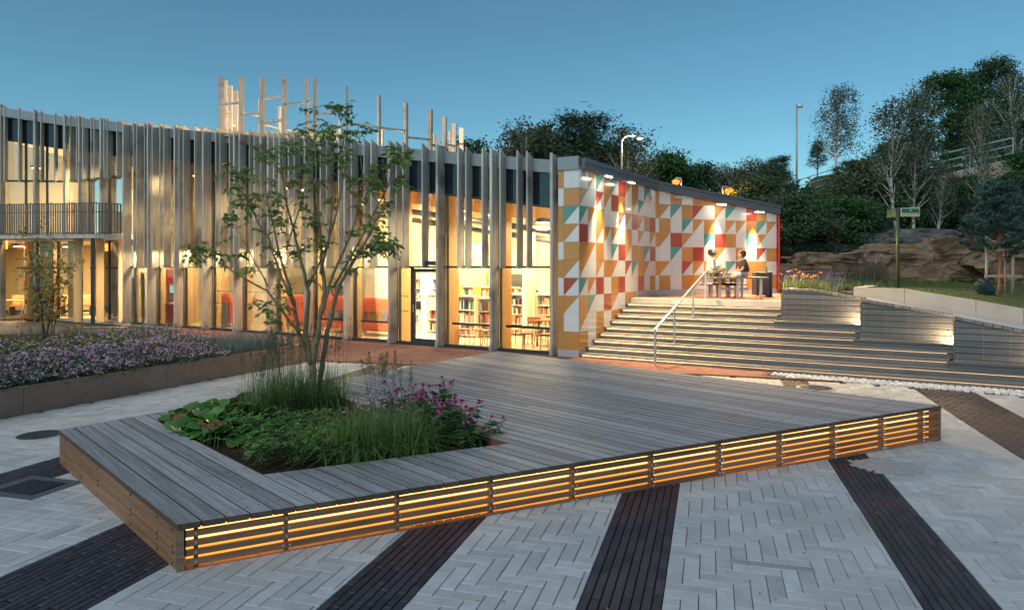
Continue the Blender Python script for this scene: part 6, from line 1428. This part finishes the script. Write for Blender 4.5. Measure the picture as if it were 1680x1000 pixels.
MB().add([(x1-.10, b.y-.035, z0+.035), (x1-.03, b.y-.035, z0+.048), (x1-.10, b.y-.035, z0+.062)], [(0, 1, 2)]).lathe([(.012, -.012), (.016, 0), (.01, .012)], (xm, b.y-.03, z1-.05), 10).add([(xm-.02, b.y-.036, z1-.1), (xm+.025, b.y-.036, z1-.1), (xm+.01, b.y-.036, z1-.06), (xm-.012, b.y-.036, z1-.06)], [(0, 1, 2, 3)]).build('pictogram', 'sign_white', sg)
MB().box(b.x-.03, b.x+.045, b.y+.05, b.y+.5, z0, z1).build('side_panel', 'sign_green', sg)
def street_lamp(px, pyb, pyt, d, kind, label, hx=0.0, e=0, colm='lamp_orange', col=(1, .38, .08)):
    b = at(px, pyb, d); top = at(px, pyt, d); t = T('street_lamp', label, 'street lamp', b, group='street lamps'); zb = min(b.z, hz(b.x, b.y) if d < 70 else b.z)-.3
    if kind == 'post': MB().tube([(b.x, b.y, zb), (b.x, b.y, top.z)], [.07, .045], 10).build('pole', 'galv', t, smooth=True); MB().tube([(b.x, b.y, top.z), (b.x+.18, b.y, top.z+.02)], .03, 8).build('arm', 'galv', t); hc = Vector((b.x+.22, b.y, top.z-.05)); MB().lathe([(.16, -.12), (.19, -.05), (.15, .08), (.03, .14)], hc, 14).build('head', 'sign_white', t, smooth=True); return
    hx_w = hx/FPX*d; R_ = abs(hx_w)*.45; sgn = 1 if hx_w > 0 else -1; pts = [(b.x, b.y, zb), (b.x, b.y, top.z-R_)]+[(b.x+sgn*R_*(1-math.cos(a_)), b.y, top.z-R_+R_*math.sin(a_)) for a_ in np.linspace(.2, math.pi/2, 7)]+[(b.x+hx_w, b.y, top.z)]
    MB().tube(pts, .042, 8).build('pole', 'galv', t, smooth=True); hc = Vector((b.x+hx_w, b.y, top.z-.08)); MB().lathe([(.17, -.08), (.15, .0), (.06, .06), (.03, .08)], hc, 14).build('head', 'galv', t, smooth=True)
    MB().lathe([(.08, -.34), (.2, -.26), (.24, -.085)] if colm == 'lamp_orange' else [(.04, -.15), (.10, -.12), (.14, -.085)], hc, 14).build('bulb', colm, t); light('lamp_light', 'POINT', t, hc-Vector((0, 0, .3)), e, col, size=.15)
street_lamp(1307, 300, 172, 44, 'post', 'tall slim unlit lamp post on the hill left of the birches'); street_lamp(1020, 285, 222, 34, 'arch', 'arched street lamp lit pale yellow above the tiled wall', 30, 220, 'lamp_street', (1, .75, .4))
street_lamp(1118, 330, 292, 42, 'arch', 'orange street lamp above the middle of the eaves', -9, 420); street_lamp(1185, 340, 306, 40, 'arch', 'orange street lamp above the right half of the eaves', 11, 420)
def railing(pts, label, wall_h=0.0, seed=0):
    P = [at(px, py, d) for px, py, d in pts]; t = T('hill_railing', label, 'railing', P[0])
    for a, b in zip(P, P[1:]):
        n = max(2, int((b-a).length/1.6))
        for k in range(n+1): q = a.lerp(b, k/n); MB().tube([q, q-Vector((0, 0, 1.1))], .035, 6).build('post', 'galv', t)
        for z in (0, .4, .8): MB().bar(a-Vector((0, 0, z)), b-Vector((0, 0, z)), .05, .06).build('rail', 'galv', t)
        if wall_h:
            w = T('hill_wall', 'graffitied concrete wall under the right hill railing' if len(pts) < 3 else 'concrete wall under the railing', 'wall', a); MB().bar(a-Vector((0, -.1, 1.1+wall_h/2)), b-Vector((0, -.1, 1.1+wall_h/2)), .3, wall_h).build('panel', 'concrete', w)
            rt = random.Random(3); m = MB()
            for k in range(9):
                q = a.lerp(b, .35+.05*k); y_ = q.y-.07; zz = q.z-1.5; m.tube([(q.x+rt.uniform(-.2, .2), y_, zz-rt.uniform(.1, .5)), (q.x+rt.uniform(-.2, .2), y_, zz+rt.uniform(0, .3)), (q.x+rt.uniform(0, .3), y_, zz-rt.uniform(0, .3))], .035, 5)
            m.build('graffiti', 'flower_orange', w)
railing([(1286, 303, 43), (1372, 276, 43)], 'steel railing along the path left on the hill'); railing([(1520, 258, 36), (1662, 226, 36)], 'steel railing on the concrete wall right on the hill', 1.6)

# a few fallen leaves and crumbs on the paving and the deck
r = np.random.default_rng(99); G = []
while len(G) < 130:
    y = r.uniform(4.2, 14); x = y*r.uniform(-.7, .72); p = V2(x, y)
    if in_planter(p) or in_open(p, -.05): continue
    s_, t_ = st_of(x, y)
    if t_ > -.3: continue
    G.append((x, y, (DZ+.004 if inside(DECK, p, .02) else g(x, y)+.004)))
vv, ff = leaves(np.array(G), .035, .02, 99, 6.0); vv[:, 2] = np.repeat(np.array(G)[:, 2], 4)+np.abs(vv[:, 2]-np.repeat(np.array(G)[:, 2], 4))*.25
fl = npmesh('fallen_leaves', vv, ff, 'leaf_sapling', None, 'stuff'); tag(fl, 'small fallen leaves scattered over paving and deck', 'leaves')
